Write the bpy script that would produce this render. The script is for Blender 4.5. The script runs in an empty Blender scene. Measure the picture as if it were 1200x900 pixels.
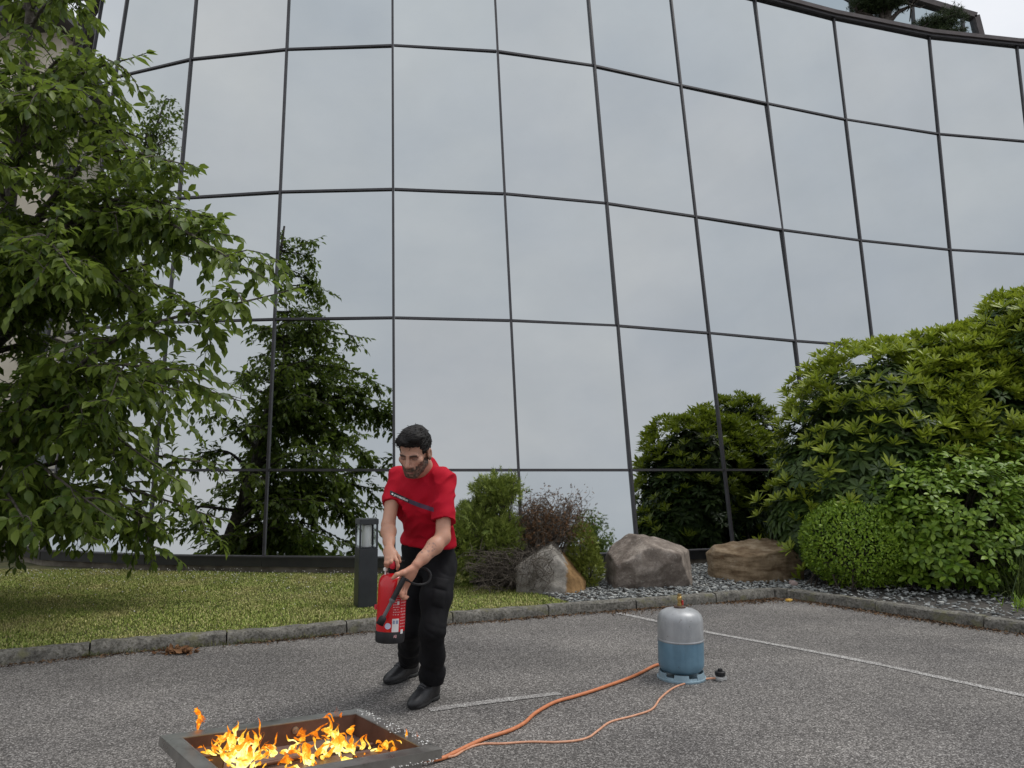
import bpy, bmesh, math, random
import numpy as np
from mathutils import Vector, Matrix
from mathutils.bvhtree import BVHTree

S = bpy.context.scene
COL = S.collection
R = math.radians
rng = np.random.default_rng(7)
random.seed(7)

# ------------------------------------------------------------------ camera
CAMZ = 1.45
PITCH = math.atan(100 / 870.0)
cd = bpy.data.cameras.new('camera')
cam = bpy.data.objects.new('camera', cd)
COL.objects.link(cam)
cam.location = (0, 0, CAMZ)
cam.rotation_euler = (math.pi / 2 + PITCH, 0, 0)
cd.sensor_fit = 'HORIZONTAL'
cd.sensor_width = 36.0
cd.lens = 36.0 * 870 / 1200
cd.clip_start = 0.05
cd.clip_end = 2000
S.camera = cam

# ------------------------------------------------------------------ sky, sun, exposure
SUN_EL, SUN_AZ = 63, 78          # azimuth measured from +Y towards +X
W = bpy.data.worlds.new('World')
S.world = W
W.use_nodes = True
wn, wl = W.node_tree.nodes, W.node_tree.links
bg = wn['Background']
sky = wn.new('ShaderNodeTexSky')
sky.sky_type = 'NISHITA'
sky.sun_disc = False
sky.sun_elevation = R(SUN_EL)
sky.sun_rotation = R(SUN_AZ)
tc = wn.new('ShaderNodeTexCoord')
mp = wn.new('ShaderNodeMapping')
mp.inputs['Scale'].default_value = (1.0, 1.0, 2.2)
wl.new(tc.outputs['Generated'], mp.inputs['Vector'])
cn = wn.new('ShaderNodeTexNoise')
cn.inputs['Scale'].default_value = 2.6
cn.inputs['Detail'].default_value = 7
cn.inputs['Roughness'].default_value = 0.55
wl.new(mp.outputs['Vector'], cn.inputs['Vector'])
cr = wn.new('ShaderNodeValToRGB')
cr.color_ramp.elements[0].position = 0.34
cr.color_ramp.elements[0].color = (5.7, 5.95, 6.4, 1)
cr.color_ramp.elements[1].position = 0.68
cr.color_ramp.elements[1].color = (7.0, 7.08, 7.25, 1)
wl.new(cn.outputs['Fac'], cr.inputs['Fac'])
cm = wn.new('ShaderNodeMixRGB')
cm.inputs['Fac'].default_value = 0.93
wl.new(sky.outputs['Color'], cm.inputs['Color1'])
wl.new(cr.outputs['Color'], cm.inputs['Color2'])
# an overcast sky is brighter overhead than at the horizon
sx = wn.new('ShaderNodeSeparateXYZ')
wl.new(tc.outputs['Generated'], sx.inputs[0])
gr = wn.new('ShaderNodeValToRGB')
gr.color_ramp.elements[0].position = 0.0
gr.color_ramp.elements[0].color = (.88, .88, .885, 1)
gr.color_ramp.elements[1].position = 0.85
gr.color_ramp.elements[1].color = (1.18, 1.18, 1.17, 1)
wl.new(sx.outputs['Z'], gr.inputs['Fac'])
gm = wn.new('ShaderNodeMixRGB'); gm.blend_type = 'MULTIPLY'
gm.inputs['Fac'].default_value = 1.0
wl.new(cm.outputs['Color'], gm.inputs['Color1'])
wl.new(gr.outputs['Color'], gm.inputs['Color2'])
wl.new(gm.outputs['Color'], bg.inputs['Color'])
bg.inputs['Strength'].default_value = 0.1

sd = bpy.data.lights.new('sun', 'SUN')
sun = bpy.data.objects.new('sun', sd)
COL.objects.link(sun)
sd.energy = 1.5
sd.angle = R(24)
sd.color = (1.0, 0.965, 0.91)
_d = Vector((math.cos(R(SUN_EL)) * math.sin(R(SUN_AZ)), math.cos(R(SUN_EL)) * math.cos(R(SUN_AZ)), math.sin(R(SUN_EL))))
sun.rotation_euler = _d.to_track_quat('Z', 'Y').to_euler()
sun.location = (0, 0, 30)

S.view_settings.view_transform = 'Standard'
S.view_settings.look = 'None'
S.view_settings.exposure = 0.40
S.view_settings.gamma = 1.0
S.cycles.max_bounces = 8
S.cycles.transparent_max_bounces = 24

# ------------------------------------------------------------------ helpers
def tag(o, label=None, cat=None, group=None, kind=None):
    if label: o['label'] = label
    if cat: o['category'] = cat
    if group: o['group'] = group
    if kind: o['kind'] = kind
    return o

def empty(name, loc, label, cat, group=None, rz=0.0):
    o = bpy.data.objects.new(name, None)
    COL.objects.link(o)
    o.location = loc
    o.rotation_euler = (0, 0, rz)
    o.empty_display_size = 0.2
    return tag(o, label, cat, group)

def link(name, me, parent=None, world=True):
    o = bpy.data.objects.new(name, me)
    COL.objects.link(o)
    if parent is not None:
        o.parent = parent
        if world:
            o.matrix_parent_inverse = parent_matrix(parent).inverted()
    return o

def parent_matrix(p):
    m = p.matrix_basis.copy()
    if p.parent is not None:
        m = parent_matrix(p.parent) @ p.matrix_parent_inverse @ m
    return m

def np_mesh(name, V, F, mat=None, smooth=False):
    """V (n,3); F: (m,k) array or list of such arrays"""
    V = np.asarray(V, np.float32)
    Fs = F if isinstance(F, (list, tuple)) and len(F) and isinstance(F[0], np.ndarray) else [np.asarray(F, np.int32)]
    me = bpy.data.meshes.new(name)
    me.vertices.add(len(V))
    me.vertices.foreach_set('co', V.ravel())
    loops = np.concatenate([f.ravel() for f in Fs]).astype(np.int32)
    sizes = np.concatenate([np.full(len(f), f.shape[1], np.int32) for f in Fs])
    starts = np.concatenate([[0], np.cumsum(sizes)[:-1]]).astype(np.int32)
    me.loops.add(len(loops))
    me.loops.foreach_set('vertex_index', loops)
    me.polygons.add(len(sizes))
    me.polygons.foreach_set('loop_start', starts)
    me.polygons.foreach_set('loop_total', sizes)
    if smooth:
        me.polygons.foreach_set('use_smooth', np.ones(len(sizes), bool))
    me.update(calc_edges=True)
    if mat is not None:
        me.materials.append(mat)
    return me

class MB:
    """collects simple solids and makes ONE mesh"""
    def __init__(self):
        self.v, self.f = [], []
    def add(self, vs, fs):
        b = len(self.v)
        self.v += [tuple(v) for v in vs]
        self.f += [tuple(i + b for i in f) for f in fs]
        return self
    def box(self, c, s, M=None):
        x, y, z = s[0] / 2, s[1] / 2, s[2] / 2
        vs = [Vector((i * x, j * y, k * z)) for k in (-1, 1) for j in (-1, 1) for i in (-1, 1)]
        if M is not None: vs = [M @ v for v in vs]
        vs = [v + Vector(c) for v in vs]
        return self.add(vs, [(0, 2, 3, 1), (4, 5, 7, 6), (0, 1, 5, 4), (2, 6, 7, 3), (0, 4, 6, 2), (1, 3, 7, 5)])
    def bar(self, a, b, w, d, up=(0, 0, 1), side=None):
        """box from a to b, width w along side, depth d along normal"""
        a, b = Vector(a), Vector(b)
        y = (b - a).normalized()
        x = Vector(side).normalized() if side is not None else y.cross(Vector(up)).normalized()
        x = (x - y * x.dot(y)).normalized()
        z = x.cross(y)
        vs = [p + x * (i * w / 2) + z * (k * d / 2) for p in (a, b) for k in (-1, 1) for i in (-1, 1)]
        return self.add(vs, [(0, 1, 3, 2), (4, 6, 7, 5), (0, 4, 5, 1), (2, 3, 7, 6), (0, 2, 6, 4), (1, 5, 7, 3)])
    def lathe(self, prof, n=32, c=(0, 0, 0), M=None):
        """prof list of (r,z)"""
        b = len(self.v)
        for r, z in prof:
            for i in range(n):
                a = 2 * math.pi * i / n
                v = Vector((r * math.cos(a), r * math.sin(a), z))
                if M is not None: v = M @ v
                self.v.append(tuple(v + Vector(c)))
        m = len(prof)
        for k in range(m - 1):
            for i in range(n):
                j = (i + 1) % n
                self.f.append((b + k * n + i, b + k * n + j, b + (k + 1) * n + j, b + (k + 1) * n + i))
        self.f.append(tuple(b + i for i in reversed(range(n))))
        self.f.append(tuple(b + (m - 1) * n + i for i in range(n)))
        return self
    def tube(self, pts, rad, n=8):
        V, F = tube_np(pts, rad, n)
        return self.add(V.tolist(), [tuple(f) for f in F.tolist()])
    def build(self, name, mat, parent=None, smooth=False, bevel=0.0):
        me = bpy.data.meshes.new(name)
        me.from_pydata(self.v, [], self.f)
        bm = bmesh.new(); bm.from_mesh(me)
        bmesh.ops.recalc_face_normals(bm, faces=bm.faces)
        if bevel:
            ed = [e for e in bm.edges if len(e.link_faces) == 2 and e.calc_face_angle(0) > 0.6]
            bmesh.ops.bevel(bm, geom=ed, offset=bevel, segments=2, affect='EDGES', clamp_overlap=True)
        bm.to_mesh(me); bm.free()
        if smooth:
            me.polygons.foreach_set('use_smooth', np.ones(len(me.polygons), bool))
            try: me.set_sharp_from_angle(angle=R(38))
            except Exception: pass
        me.materials.append(mat)
        return link(name, me, parent)

def smooth_path(P, n):
    """Catmull-Rom through points"""
    P = np.asarray(P, float)
    Q = np.vstack([2 * P[0] - P[1], P, 2 * P[-1] - P[-2]])
    out = []
    for i in range(1, len(Q) - 2):
        t = np.linspace(0, 1, n, endpoint=False)[:, None]
        p0, p1, p2, p3 = Q[i - 1], Q[i], Q[i + 1], Q[i + 2]
        out.append(.5 * (2 * p1 + (p2 - p0) * t + (2 * p0 - 5 * p1 + 4 * p2 - p3) * t ** 2 + (3 * p1 - p0 - 3 * p2 + p3) * t ** 3))
    out.append(P[-1:])
    return np.vstack(out)

def tube_np(pts, rad, n=6):
    P = np.asarray(pts, float)
    m = len(P)
    rad = np.broadcast_to(np.asarray(rad, float), (m,))
    T = np.gradient(P, axis=0)
    T /= np.linalg.norm(T, axis=1)[:, None] + 1e-9
    ref = np.array([0.13, 0.31, 0.94]) if abs(T[0][2]) < .9 else np.array([1., .1, 0])
    X = np.cross(T, ref); X /= np.linalg.norm(X, axis=1)[:, None] + 1e-9
    for i in range(1, m):
        x = X[i - 1] - T[i] * (X[i - 1] @ T[i])
        X[i] = x / (np.linalg.norm(x) + 1e-9)
    Y = np.cross(T, X)
    a = np.arange(n) * 2 * np.pi / n
    ring = np.cos(a)[None, :, None] * X[:, None] + np.sin(a)[None, :, None] * Y[:, None]
    V = (P[:, None] + ring * rad[:, None, None]).reshape(-1, 3)
    i = np.arange(n); j = (i + 1) % n
    k = (np.arange(m - 1) * n)[:, None]
    F = np.stack([k + i, k + j, k + n + j, k + n + i], -1).reshape(-1, 4)
    return V, F

def tubes_mesh(name, tubes, mat, smooth=True):
    Vs, Fs, b = [], [], 0
    for pts, rad, n in tubes:
        V, F = tube_np(pts, rad, n)
        Vs.append(V); Fs.append(F + b); b += len(V)
    return np_mesh(name, np.vstack(Vs), np.vstack(Fs), mat, smooth)

def unit(v):
    v = np.asarray(v, float)
    return v / (np.linalg.norm(v, axis=-1, keepdims=True) + 1e-9)

def frames(d, up):
    """leaf frames: columns x (width), y (axis), z (normal)"""
    y = unit(d)
    x = unit(np.cross(y, up))
    z = np.cross(x, y)
    return np.stack([x, y, z], -1)

def scatter(TV, TF, pos, fr, sc):
    """copies of template (TV,TF) at pos with frames fr (n,3,3) and scale sc (n,) or (n,3)"""
    sc = np.asarray(sc, float)
    if sc.ndim == 1: sc = np.repeat(sc[:, None], 3, 1)
    L = TV[None] * sc[:, None]
    V = np.einsum('nij,nkj->nki', fr, L) + pos[:, None]
    n, k = V.shape[:2]
    F = (np.arange(n) * k)[:, None, None] + TF[None]
    return V.reshape(-1, 3), F.reshape(-1, TF.shape[1])

def leaf_template(w=.42, droop=.12, fold=.10):
    """unit-length leaf along +Y with a folded midrib, 8 triangles"""
    V = [(0, 0, 0)]
    for t, ww in ((.28, .82), (.6, .95)):
        z = -droop * t * t
        V += [(-w / 2 * ww, t, z + fold * ww), (0, t, z), (w / 2 * ww, t, z + fold * ww)]
    V += [(0, 1, -droop * 1.25)]
    F = [(0, 2, 1), (0, 3, 2), (1, 2, 4), (2, 5, 4), (2, 3, 5), (3, 6, 5), (4, 5, 7), (5, 6, 7)]
    F = [(1, 2, 5), (1, 5, 4), (2, 3, 6), (2, 6, 5), (0, 2, 1), (0, 3, 2), (4, 5, 7), (5, 6, 7)]
    return np.array(V, float), np.array(F, np.int64)

# ------------------------------------------------------------------ materials
def new_mat(name):
    m = bpy.data.materials.new(name)
    m.use_nodes = True
    n, l = m.node_tree.nodes, m.node_tree.links
    return m, n, l, n['Principled BSDF']

def N(n, kind, **kw):
    nd = n.new('ShaderNode' + kind)
    for k, v in kw.items():
        if k in nd.inputs: nd.inputs[k].default_value = v
        else: setattr(nd, k, v)
    return nd

def noise_fac(n, l, scale, detail=4, rough=.55, coord='Object', stretch=None):
    t = N(n, 'TexCoord')
    src = t.outputs[coord]
    if stretch:
        mm = N(n, 'Mapping'); mm.inputs['Scale'].default_value = stretch
        l.new(src, mm.inputs['Vector']); src = mm.outputs['Vector']
    x = N(n, 'TexNoise', Scale=scale, Detail=detail, Roughness=rough)
    l.new(src, x.inputs['Vector'])
    return x.outputs['Fac']

def ramp(n, l, fac, stops):
    r = N(n, 'ValToRGB')
    e = r.color_ramp.elements
    while len(e) < len(stops): e.new(.5)
    for k, (p, c) in enumerate(stops):
        e[k].position = p
        e[k].color = (*c, 1) if len(c) == 3 else c
    l.new(fac, r.inputs['Fac'])
    return r.outputs['Color']

def mixc(n, l, fac, a, b, mode='MIX'):
    m = N(n, 'MixRGB'); m.blend_type = mode
    for s, v in (('Fac', fac), ('Color1', a), ('Color2', b)):
        if hasattr(v, 'is_linked'): l.new(v, m.inputs[s])
        elif isinstance(v, (int, float)): m.inputs[s].default_value = v
        else: m.inputs[s].default_value = (*v, 1)
    return m.outputs['Color']

def bump(n, l, b, h, strength=.3, dist=.01):
    x = N(n, 'Bump', Strength=strength, Distance=dist)
    l.new(h, x.inputs['Height'])
    l.new(x.outputs['Normal'], b.inputs['Normal'])
    return x

def simple(name, c1, c2=None, rough=.6, scale=20, metallic=0.0, bmp=0.0, bscale=None, bdist=.004, spec=.5, detail=5, p=(.35, .65)):
    m, n, l, b = new_mat(name)
    b.inputs['Roughness'].default_value = rough
    b.inputs['Metallic'].default_value = metallic
    b.inputs['Specular IOR Level'].default_value = spec
    if c2 is None: b.inputs['Base Color'].default_value = (*c1, 1)
    else:
        f = noise_fac(n, l, scale, detail)
        l.new(ramp(n, l, f, [(p[0], c1), (p[1], c2)]), b.inputs['Base Color'])
    if bmp:
        bump(n, l, b, noise_fac(n, l, bscale or scale, 6), bmp, bdist)
    return m

def leaf_mat(name, dark, light, rough=.42, trans=.28, tcol=None, spec=.45):
    m, n, l, b = new_mat(name)
    g = N(n, 'NewGeometry'); oi = N(n, 'ObjectInfo')
    a = N(n, 'Math', operation='ADD'); l.new(g.outputs['Random Per Island'], a.inputs[0]); l.new(oi.outputs['Random'], a.inputs[1])
    fr = N(n, 'Math', operation='FRACT'); l.new(a.outputs[0], fr.inputs[0])
    c = ramp(n, l, fr.outputs[0], [(0.0, dark), (1.0, light)])
    l.new(c, b.inputs['Base Color'])
    b.inputs['Roughness'].default_value = rough
    b.inputs['Specular IOR Level'].default_value = spec
    tr = N(n, 'BsdfTranslucent')
    tcc = mixc(n, l, .55, c, tcol or tuple(min(1, x * 1.6) for x in light))
    l.new(tcc, tr.inputs['Color'])
    mx = N(n, 'MixShader'); mx.inputs[0].default_value = trans
    out = n['Material Output']
    l.new(b.outputs[0], mx.inputs[1]); l.new(tr.outputs[0], mx.inputs[2]); l.new(mx.outputs[0], out.inputs['Surface'])
    return m
# ------------------------------------------------------------------ ground: asphalt, markings, kerb, beds
def asphalt_mat():
    m, n, l, b = new_mat('asphalt')
    t = N(n, 'TexCoord')
    v = N(n, 'TexVoronoi', Scale=135.0, Randomness=1.0)
    l.new(t.outputs['Object'], v.inputs['Vector'])
    sep = N(n, 'SeparateColor'); l.new(v.outputs['Color'], sep.inputs[0])
    stone = ramp(n, l, sep.outputs[0], [(0.0, (.070, .065, .062)), (.45, (.145, .136, .129)), (.8, (.25, .236, .225)), (1.0, (.46, .44, .42))])
    gap = ramp(n, l, v.outputs['Distance'], [(.0, (1, 1, 1)), (.62, (.8, .8, .8)), (.9, (.3, .3, .3))])
    c = mixc(n, l, 1.0, stone, gap, 'MULTIPLY')
    big = ramp(n, l, noise_fac(n, l, .9, 6, .6), [(.3, (.74, .74, .75)), (.7, (1.2, 1.19, 1.17))])
    c = mixc(n, l, 1.0, c, big, 'MULTIPLY')
    streak = ramp(n, l, noise_fac(n, l, .55, 3, .5, stretch=(.5, 2.6, 1)), [(.4, (.90, .90, .90)), (.62, (1.1, 1.1, 1.1))])
    c = mixc(n, l, 1.0, c, streak, 'MULTIPLY')
    stain = ramp(n, l, noise_fac(n, l, 2.3, 3, .5), [(.68, (1, 1, 1)), (.78, (.72, .71, .7))])
    c = mixc(n, l, .8, c, stain, 'MULTIPLY')
    l.new(c, b.inputs['Base Color'])
    b.inputs['Roughness'].default_value = .88
    b.inputs['Specular IOR Level'].default_value = .3
    hb = N(n, 'Math', operation='MULTIPLY_ADD'); l.new(v.outputs['Distance'], hb.inputs[0]); hb.inputs[1].default_value = -1; hb.inputs[2].default_value = 1
    bump(n, l, b, hb.outputs[0], .75, .006)
    return m
ASPHALT = asphalt_mat()
g = MB()
# one sheet, denser near the camera
xs = [-400, -60, -12, -6, -3, 0, 3, 6, 12, 60, 400]
ys = [-400, -60, -10, 0, 3, 6, 12, 60, 400]
gv = [(x, y, 0) for y in ys for x in xs]
gf = [(j * len(xs) + i, j * len(xs) + i + 1, (j + 1) * len(xs) + i + 1, (j + 1) * len(xs) + i) for j in range(len(ys) - 1) for i in range(len(xs) - 1)]
g.add(gv, gf)
tag(g.build('road', ASPHALT), kind='structure')

def paint_mat(name, keep):
    m, n, l, b = new_mat(name)
    t = N(n, 'TexCoord')
    v = N(n, 'TexVoronoi', Scale=105.0); l.new(t.outputs['Object'], v.inputs['Vector'])
    f1 = noise_fac(n, l, 30, 5, .7)
    f = N(n, 'Math', operation='ADD'); l.new(f1, f.inputs[0]); l.new(v.outputs['Distance'], f.inputs[1])
    c = ramp(n, l, f.outputs[0], [(keep, (.46, .452, .435)), (keep + .16, (.16, .15, .145))])
    l.new(c, b.inputs['Base Color'])
    b.inputs['Roughness'].default_value = .8
    bump(n, l, b, v.outputs['Distance'], .5, .004)
    return m
def strip(name, pts, w, mat, z=.004):
    P = smooth_path([(x, y, z) for x, y in pts], 8)
    T = unit(np.gradient(P, axis=0)); Nn = np.stack([-T[:, 1], T[:, 0], 0 * T[:, 0]], 1)
    jit = 1 + .12 * rng.standard_normal(len(P))
    V = np.empty((2 * len(P), 3)); V[0::2] = P + Nn * (w / 2 * jit)[:, None]; V[1::2] = P - Nn * (w / 2 * jit)[:, None]
    i = np.arange(len(P) - 1) * 2
    F = np.stack([i, i + 1, i + 3, i + 2], 1)
    return tag(link(name, np_mesh(name, V, F, mat)), kind='structure')
strip('parking_line', [(1.07, 7.75), (1.38, 7.35), (1.72, 6.89), (2.62, 5.90), (3.28, 5.0), (4.6, 3.2)], .075, paint_mat('worn_white_paint', .92))
strip('parking_line', [(-.50, 4.69), (-.42, 4.73), (-.05, 4.89), (.31, 5.03)], .07, paint_mat('faded_white_paint', .82))

# kerb line (foot of the kerb face, seen from the car park)
KL = [(-9.5, 2.75), (-8, 3.52), (-5.8, 4.68), (-3.81, 5.72), (-3.11, 6.08), (-2.15, 6.46), (-1.5, 6.77), (-.67, 7.16), (0, 7.44), (.58, 7.67), (1.53, 8.04), (2.45, 8.40), (2.98, 8.62)]
KR = [(3.10, 8.60), (3.58, 8.00), (4.05, 7.35), (4.56, 6.75), (5.6, 5.5), (7.6, 3.1), (9.6, .7)]
KERB_M = None
def kerb_mat():
    m, n, l, b = new_mat('weathered_kerb_concrete')
    base = ramp(n, l, noise_fac(n, l, 14, 8, .7), [(.3, (.065, .062, .055)), (.5, (.145, .138, .122)), (.72, (.25, .238, .212))])
    spots = ramp(n, l, noise_fac(n, l, 46, 4, .7), [(.38, (.45, .43, .38)), (.52, (1, 1, 1)), (.72, (1.2, 1.18, 1.12))])
    c = mixc(n, l, 1.0, base, spots, 'MULTIPLY')
    lich = ramp(n, l, noise_fac(n, l, 6, 5, .6), [(.55, (0, 0, 0)), (.68, (1, 1, 1))])
    c = mixc(n, l, lich, c, (.13, .125, .07))
    l.new(c, b.inputs['Base Color'])
    b.inputs['Roughness'].default_value = .9
    bump(n, l, b, noise_fac(n, l, 60, 8, .7), .8, .012)
    return m
KERB_M = kerb_mat()
kerb = link('kerb', None)
kerb.empty_display_size = .2
tag(kerb, kind='structure')
def kerb_run(P, first):
    P = smooth_path([(x, y, 0) for x, y in P], 10)
    seg = np.linalg.norm(np.diff(P, axis=0), axis=1); s = np.concatenate([[0], np.cumsum(seg)])
    total = s[-1]; k = 0; a = first
    edges = [0.0]
    while edges[-1] < total - .05: edges.append(min(total, edges[-1] + 1.0)); 
    edges = [max(0, e) for e in edges]
    def at_s(u):
        p = np.array([np.interp(u, s, P[:, 0]), np.interp(u, s, P[:, 1]), 0])
        q = np.array([np.interp(min(u + .05, total), s, P[:, 0]) - np.interp(max(u - .05, 0), s, P[:, 0]), np.interp(min(u + .05, total), s, P[:, 1]) - np.interp(max(u - .05, 0), s, P[:, 1]), 0])
        q /= np.linalg.norm(q)
        return p, np.array([-q[1], q[0], 0])
    for e0, e1 in zip(edges[:-1], edges[1:]):
        us = np.linspace(e0 + .006, e1 - .006, 13)
        prof = [(0.0, -.03), (.004, .045), (.012, .082), (.028, .098), (.075, .102), (.122, .098), (.125, -.03)]
        dz = rng.normal(0, .004)
        V = []
        for u in us:
            p, nn = at_s(u)
            for (o, z) in prof:
                e = rng.normal(0, .0035) if z > 0 else 0
                e2 = rng.normal(0, .003) if z > 0 else 0
                V.append(p + nn * (o + e) + np.array([0, 0, z + (dz + e2 if z > 0 else 0)]))
        m = len(prof); F = []
        for i in range(len(us) - 1):
            for j in range(m - 1):
                a0 = i * m + j
                F.append((a0, a0 + m, a0 + m + 1, a0 + 1))
        mb = MB(); mb.add(V, F + [tuple(range(m)), tuple(reversed([(len(us) - 1) * m + j for j in range(m)]))])
        mb.build('kerb_stone', KERB_M, kerb, smooth=True)
    return P
PKL = kerb_run(KL, 0); PKR = kerb_run(KR, 0)
cs_ = [(2.985, 8.622), (3.05, 8.642), (3.095, 8.606), (3.19, 8.69), (3.08, 8.79), (2.94, 8.737)]
MB().add([(x, y, -.03) for x, y in cs_] + [(x, y, .097) for x, y in cs_], [tuple(range(6)), tuple(reversed(range(6, 12)))] + [(i, (i + 1) % 6, 6 + (i + 1) % 6, 6 + i) for i in range(6)]).build('kerb_stone', KERB_M, kerb, bevel=.008)

# planting ground behind the kerb
def offset(P, d):
    T = unit(np.gradient(P, axis=0)); return P + np.stack([-T[:, 1], T[:, 0], 0 * T[:, 0]], 1) * d
BKL, BKR = offset(PKL, .115), offset(PKR, .115)
WALLB = [(-14, 15.6), (-9.3, 13.5), (-8.54, 12.5), (-7.70, 11.65), (-6.72, 10.85), (-4.98, 10.30), (-3.33, 10.10), (-1.56, 10.0), (.14, 10.27), (1.77, 10.62), (3.28, 11.18), (4.87, 11.95), (6.4, 12.52), (8.07, 13.05), (9.9, 13.4), (14, 13.5)]
def bed(name, outline, z, mat):
    bm = bmesh.new()
    vs = [bm.verts.new((x, y, z)) for x, y in outline]
    f = bm.faces.new(vs)
    bmesh.ops.triangulate(bm, faces=[f])
    bmesh.ops.recalc_face_normals(bm, faces=bm.faces)
    if sum(fc.normal.z * fc.calc_area() for fc in bm.faces) < 0:
        bmesh.ops.reverse_faces(bm, faces=bm.faces)
    me = bpy.data.meshes.new(name); bm.to_mesh(me); bm.free(); me.materials.append(mat)
    return tag(link(name, me), kind='structure')
split = [(.62, 7.83), (.42, 8.2), (.05, 8.75), (-.3, 9.3), (-.4, 10.25)]
kl = [tuple(p[:2]) for p in BKL]
li = [p for p in kl if p[0] < .6]
ri = [p for p in kl if p[0] > .66]
LAWN = li + split + [(x, y + .05) for x, y in reversed([w for w in WALLB if w[0] < -.45])]
BED = [(.62, 7.83)] + ri + [(2.99, 8.76), (3.16, 8.72)] + [tuple(p[:2]) for p in BKR if p[0] > 3.25] + [(14, 6)] + [(x, y + .05) for x, y in reversed([w for w in WALLB if w[0] > -.1])] + list(reversed(split[1:]))
EARTH = simple('lawn_earth', (.035, .045, .014), (.10, .09, .035), .95, 5, bmp=.5, bscale=60)
SOIL = simple('dark_bed_soil', (.03, .026, .022), (.085, .078, .07), .95, 18, bmp=.8, bscale=60, bdist=.02)
bed('lawn', LAWN, .080, EARTH)
bed('planting_bed', BED, .07, SOIL)

def in_poly(P, poly):
    x, y = P[:, 0], P[:, 1]; c = np.zeros(len(P), bool); n = len(poly)
    for i in range(n):
        x0, y0 = poly[i]; x1, y1 = poly[i - 1]
        hit = ((y0 > y) != (y1 > y)) & (x < (x1 - x0) * (y - y0) / (y1 - y0 + 1e-12) + x0)
        c ^= hit
    return c
def vnoise(P, scale, seed=0):
    """cheap smooth value noise on 2-D points"""
    r = np.random.default_rng(seed); G = r.random((64, 64))
    q = P[:, :2] * scale; i = np.floor(q).astype(int); f = q - i; f = f * f * (3 - 2 * f)
    g = lambda a, b: G[(i[:, 0] + a) % 64, (i[:, 1] + b) % 64]
    return (g(0, 0) * (1 - f[:, 0]) + g(1, 0) * f[:, 0]) * (1 - f[:, 1]) + (g(0, 1) * (1 - f[:, 0]) + g(1, 1) * f[:, 0]) * f[:, 1]

# grass blades
def grass_mat():
    m, n, l, b = new_mat('short_grass')
    g_ = N(n, 'NewGeometry')
    c1 = ramp(n, l, g_.outputs['Random Per Island'], [(0, (.135, .190, .030)), (.5, (.250, .310, .065)), (.82, (.37, .38, .115)), (1, (.50, .44, .21))])
    patch = ramp(n, l, noise_fac(n, l, 1.4, 4, .6), [(.46, (0, 0, 0)), (.66, (1, 1, 1))])
    c2 = ramp(n, l, g_.outputs['Random Per Island'], [(0, (.22, .215, .065)), (.6, (.39, .35, .14)), (1, (.52, .45, .22))])
    pf = N(n, 'Math', operation='MULTIPLY'); l.new(patch, pf.inputs[0]); pf.inputs[1].default_value = .75
    l.new(mixc(n, l, pf.outputs[0], c1, c2), b.inputs['Base Color'])
    b.inputs['Roughness'].default_value = .6
    b.inputs['Specular IOR Level'].default_value = .25
    return m
GRASS = grass_mat()
def blades(n, x0, x1, y0, y1, poly, z, h, name, mat, clump=None):
    P = np.stack([rng.uniform(x0, x1, n), rng.uniform(y0, y1, n)], 1)
    P = P[in_poly(P, poly)]
    if clump is not None: P = P[rng.random(len(P)) < clump(P)]
    n = len(P)
    hh = h * rng.uniform(.45, 1.25, n) * (.7 + .6 * vnoise(P, 1.7, 3))
    a = rng.uniform(0, 2 * np.pi, n); lean = rng.uniform(.1, .9, n)
    d = np.stack([np.cos(a), np.sin(a)], 1)
    w = rng.uniform(.0025, .0055, n)
    s = np.stack([-d[:, 1], d[:, 0]], 1) * w[:, None]
    z0 = np.full(n, z)
    b0 = np.c_[P - s, z0]; b1 = np.c_[P + s, z0]
    m0 = np.c_[P + d * (lean * hh * .35)[:, None], z + hh * .6]
    tp = np.c_[P + d * (lean * hh)[:, None], z + hh * (1 - .35 * lean)]
    V = np.stack([b0, b1, np.c_[P + d * (lean * hh * .35)[:, None] - s * .8, z + hh * .6], np.c_[P + d * (lean * hh * .35)[:, None] + s * .8, z + hh * .6], tp], 1).reshape(-1, 3)
    k = (np.arange(n) * 5)[:, None, None]
    F = (k + np.array([[0, 1, 3], [0, 3, 2], [2, 3, 4]])[None]).reshape(-1, 3)
    return link(name, np_mesh(name, V, F, mat))
tag(blades(360000, -7.2, .65, 3.9, 10.4, LAWN, .077, .025, 'grass', GRASS), kind='stuff')
# white clover heads, mostly near the wall
n = 520
P = np.stack([rng.uniform(-6.5, -.5, n), 10.2 - np.abs(rng.normal(0, 1, n)) ** 1.5 * .75], 1)
P = P[in_poly(P, LAWN)]
tv = np.array([(0, 0, 1), (1, 0, 0), (0, 1, 0), (-1, 0, 0), (0, -1, 0), (0, 0, -1)], float)
tf = np.array([(0, 1, 2), (0, 2, 3), (0, 3, 4), (0, 4, 1), (5, 2, 1), (5, 3, 2), (5, 4, 3), (5, 1, 4)])
pos = np.c_[P, .08 + rng.uniform(.015, .06, len(P))]
V, F = scatter(tv, tf, pos, np.repeat(np.eye(3)[None], len(P), 0), rng.uniform(.004, .009, len(P)))
tag(link('clover_flowers', np_mesh('clover_flowers', V, F, simple('clover_white', (.62, .6, .55), rough=.9))), kind='stuff')

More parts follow.
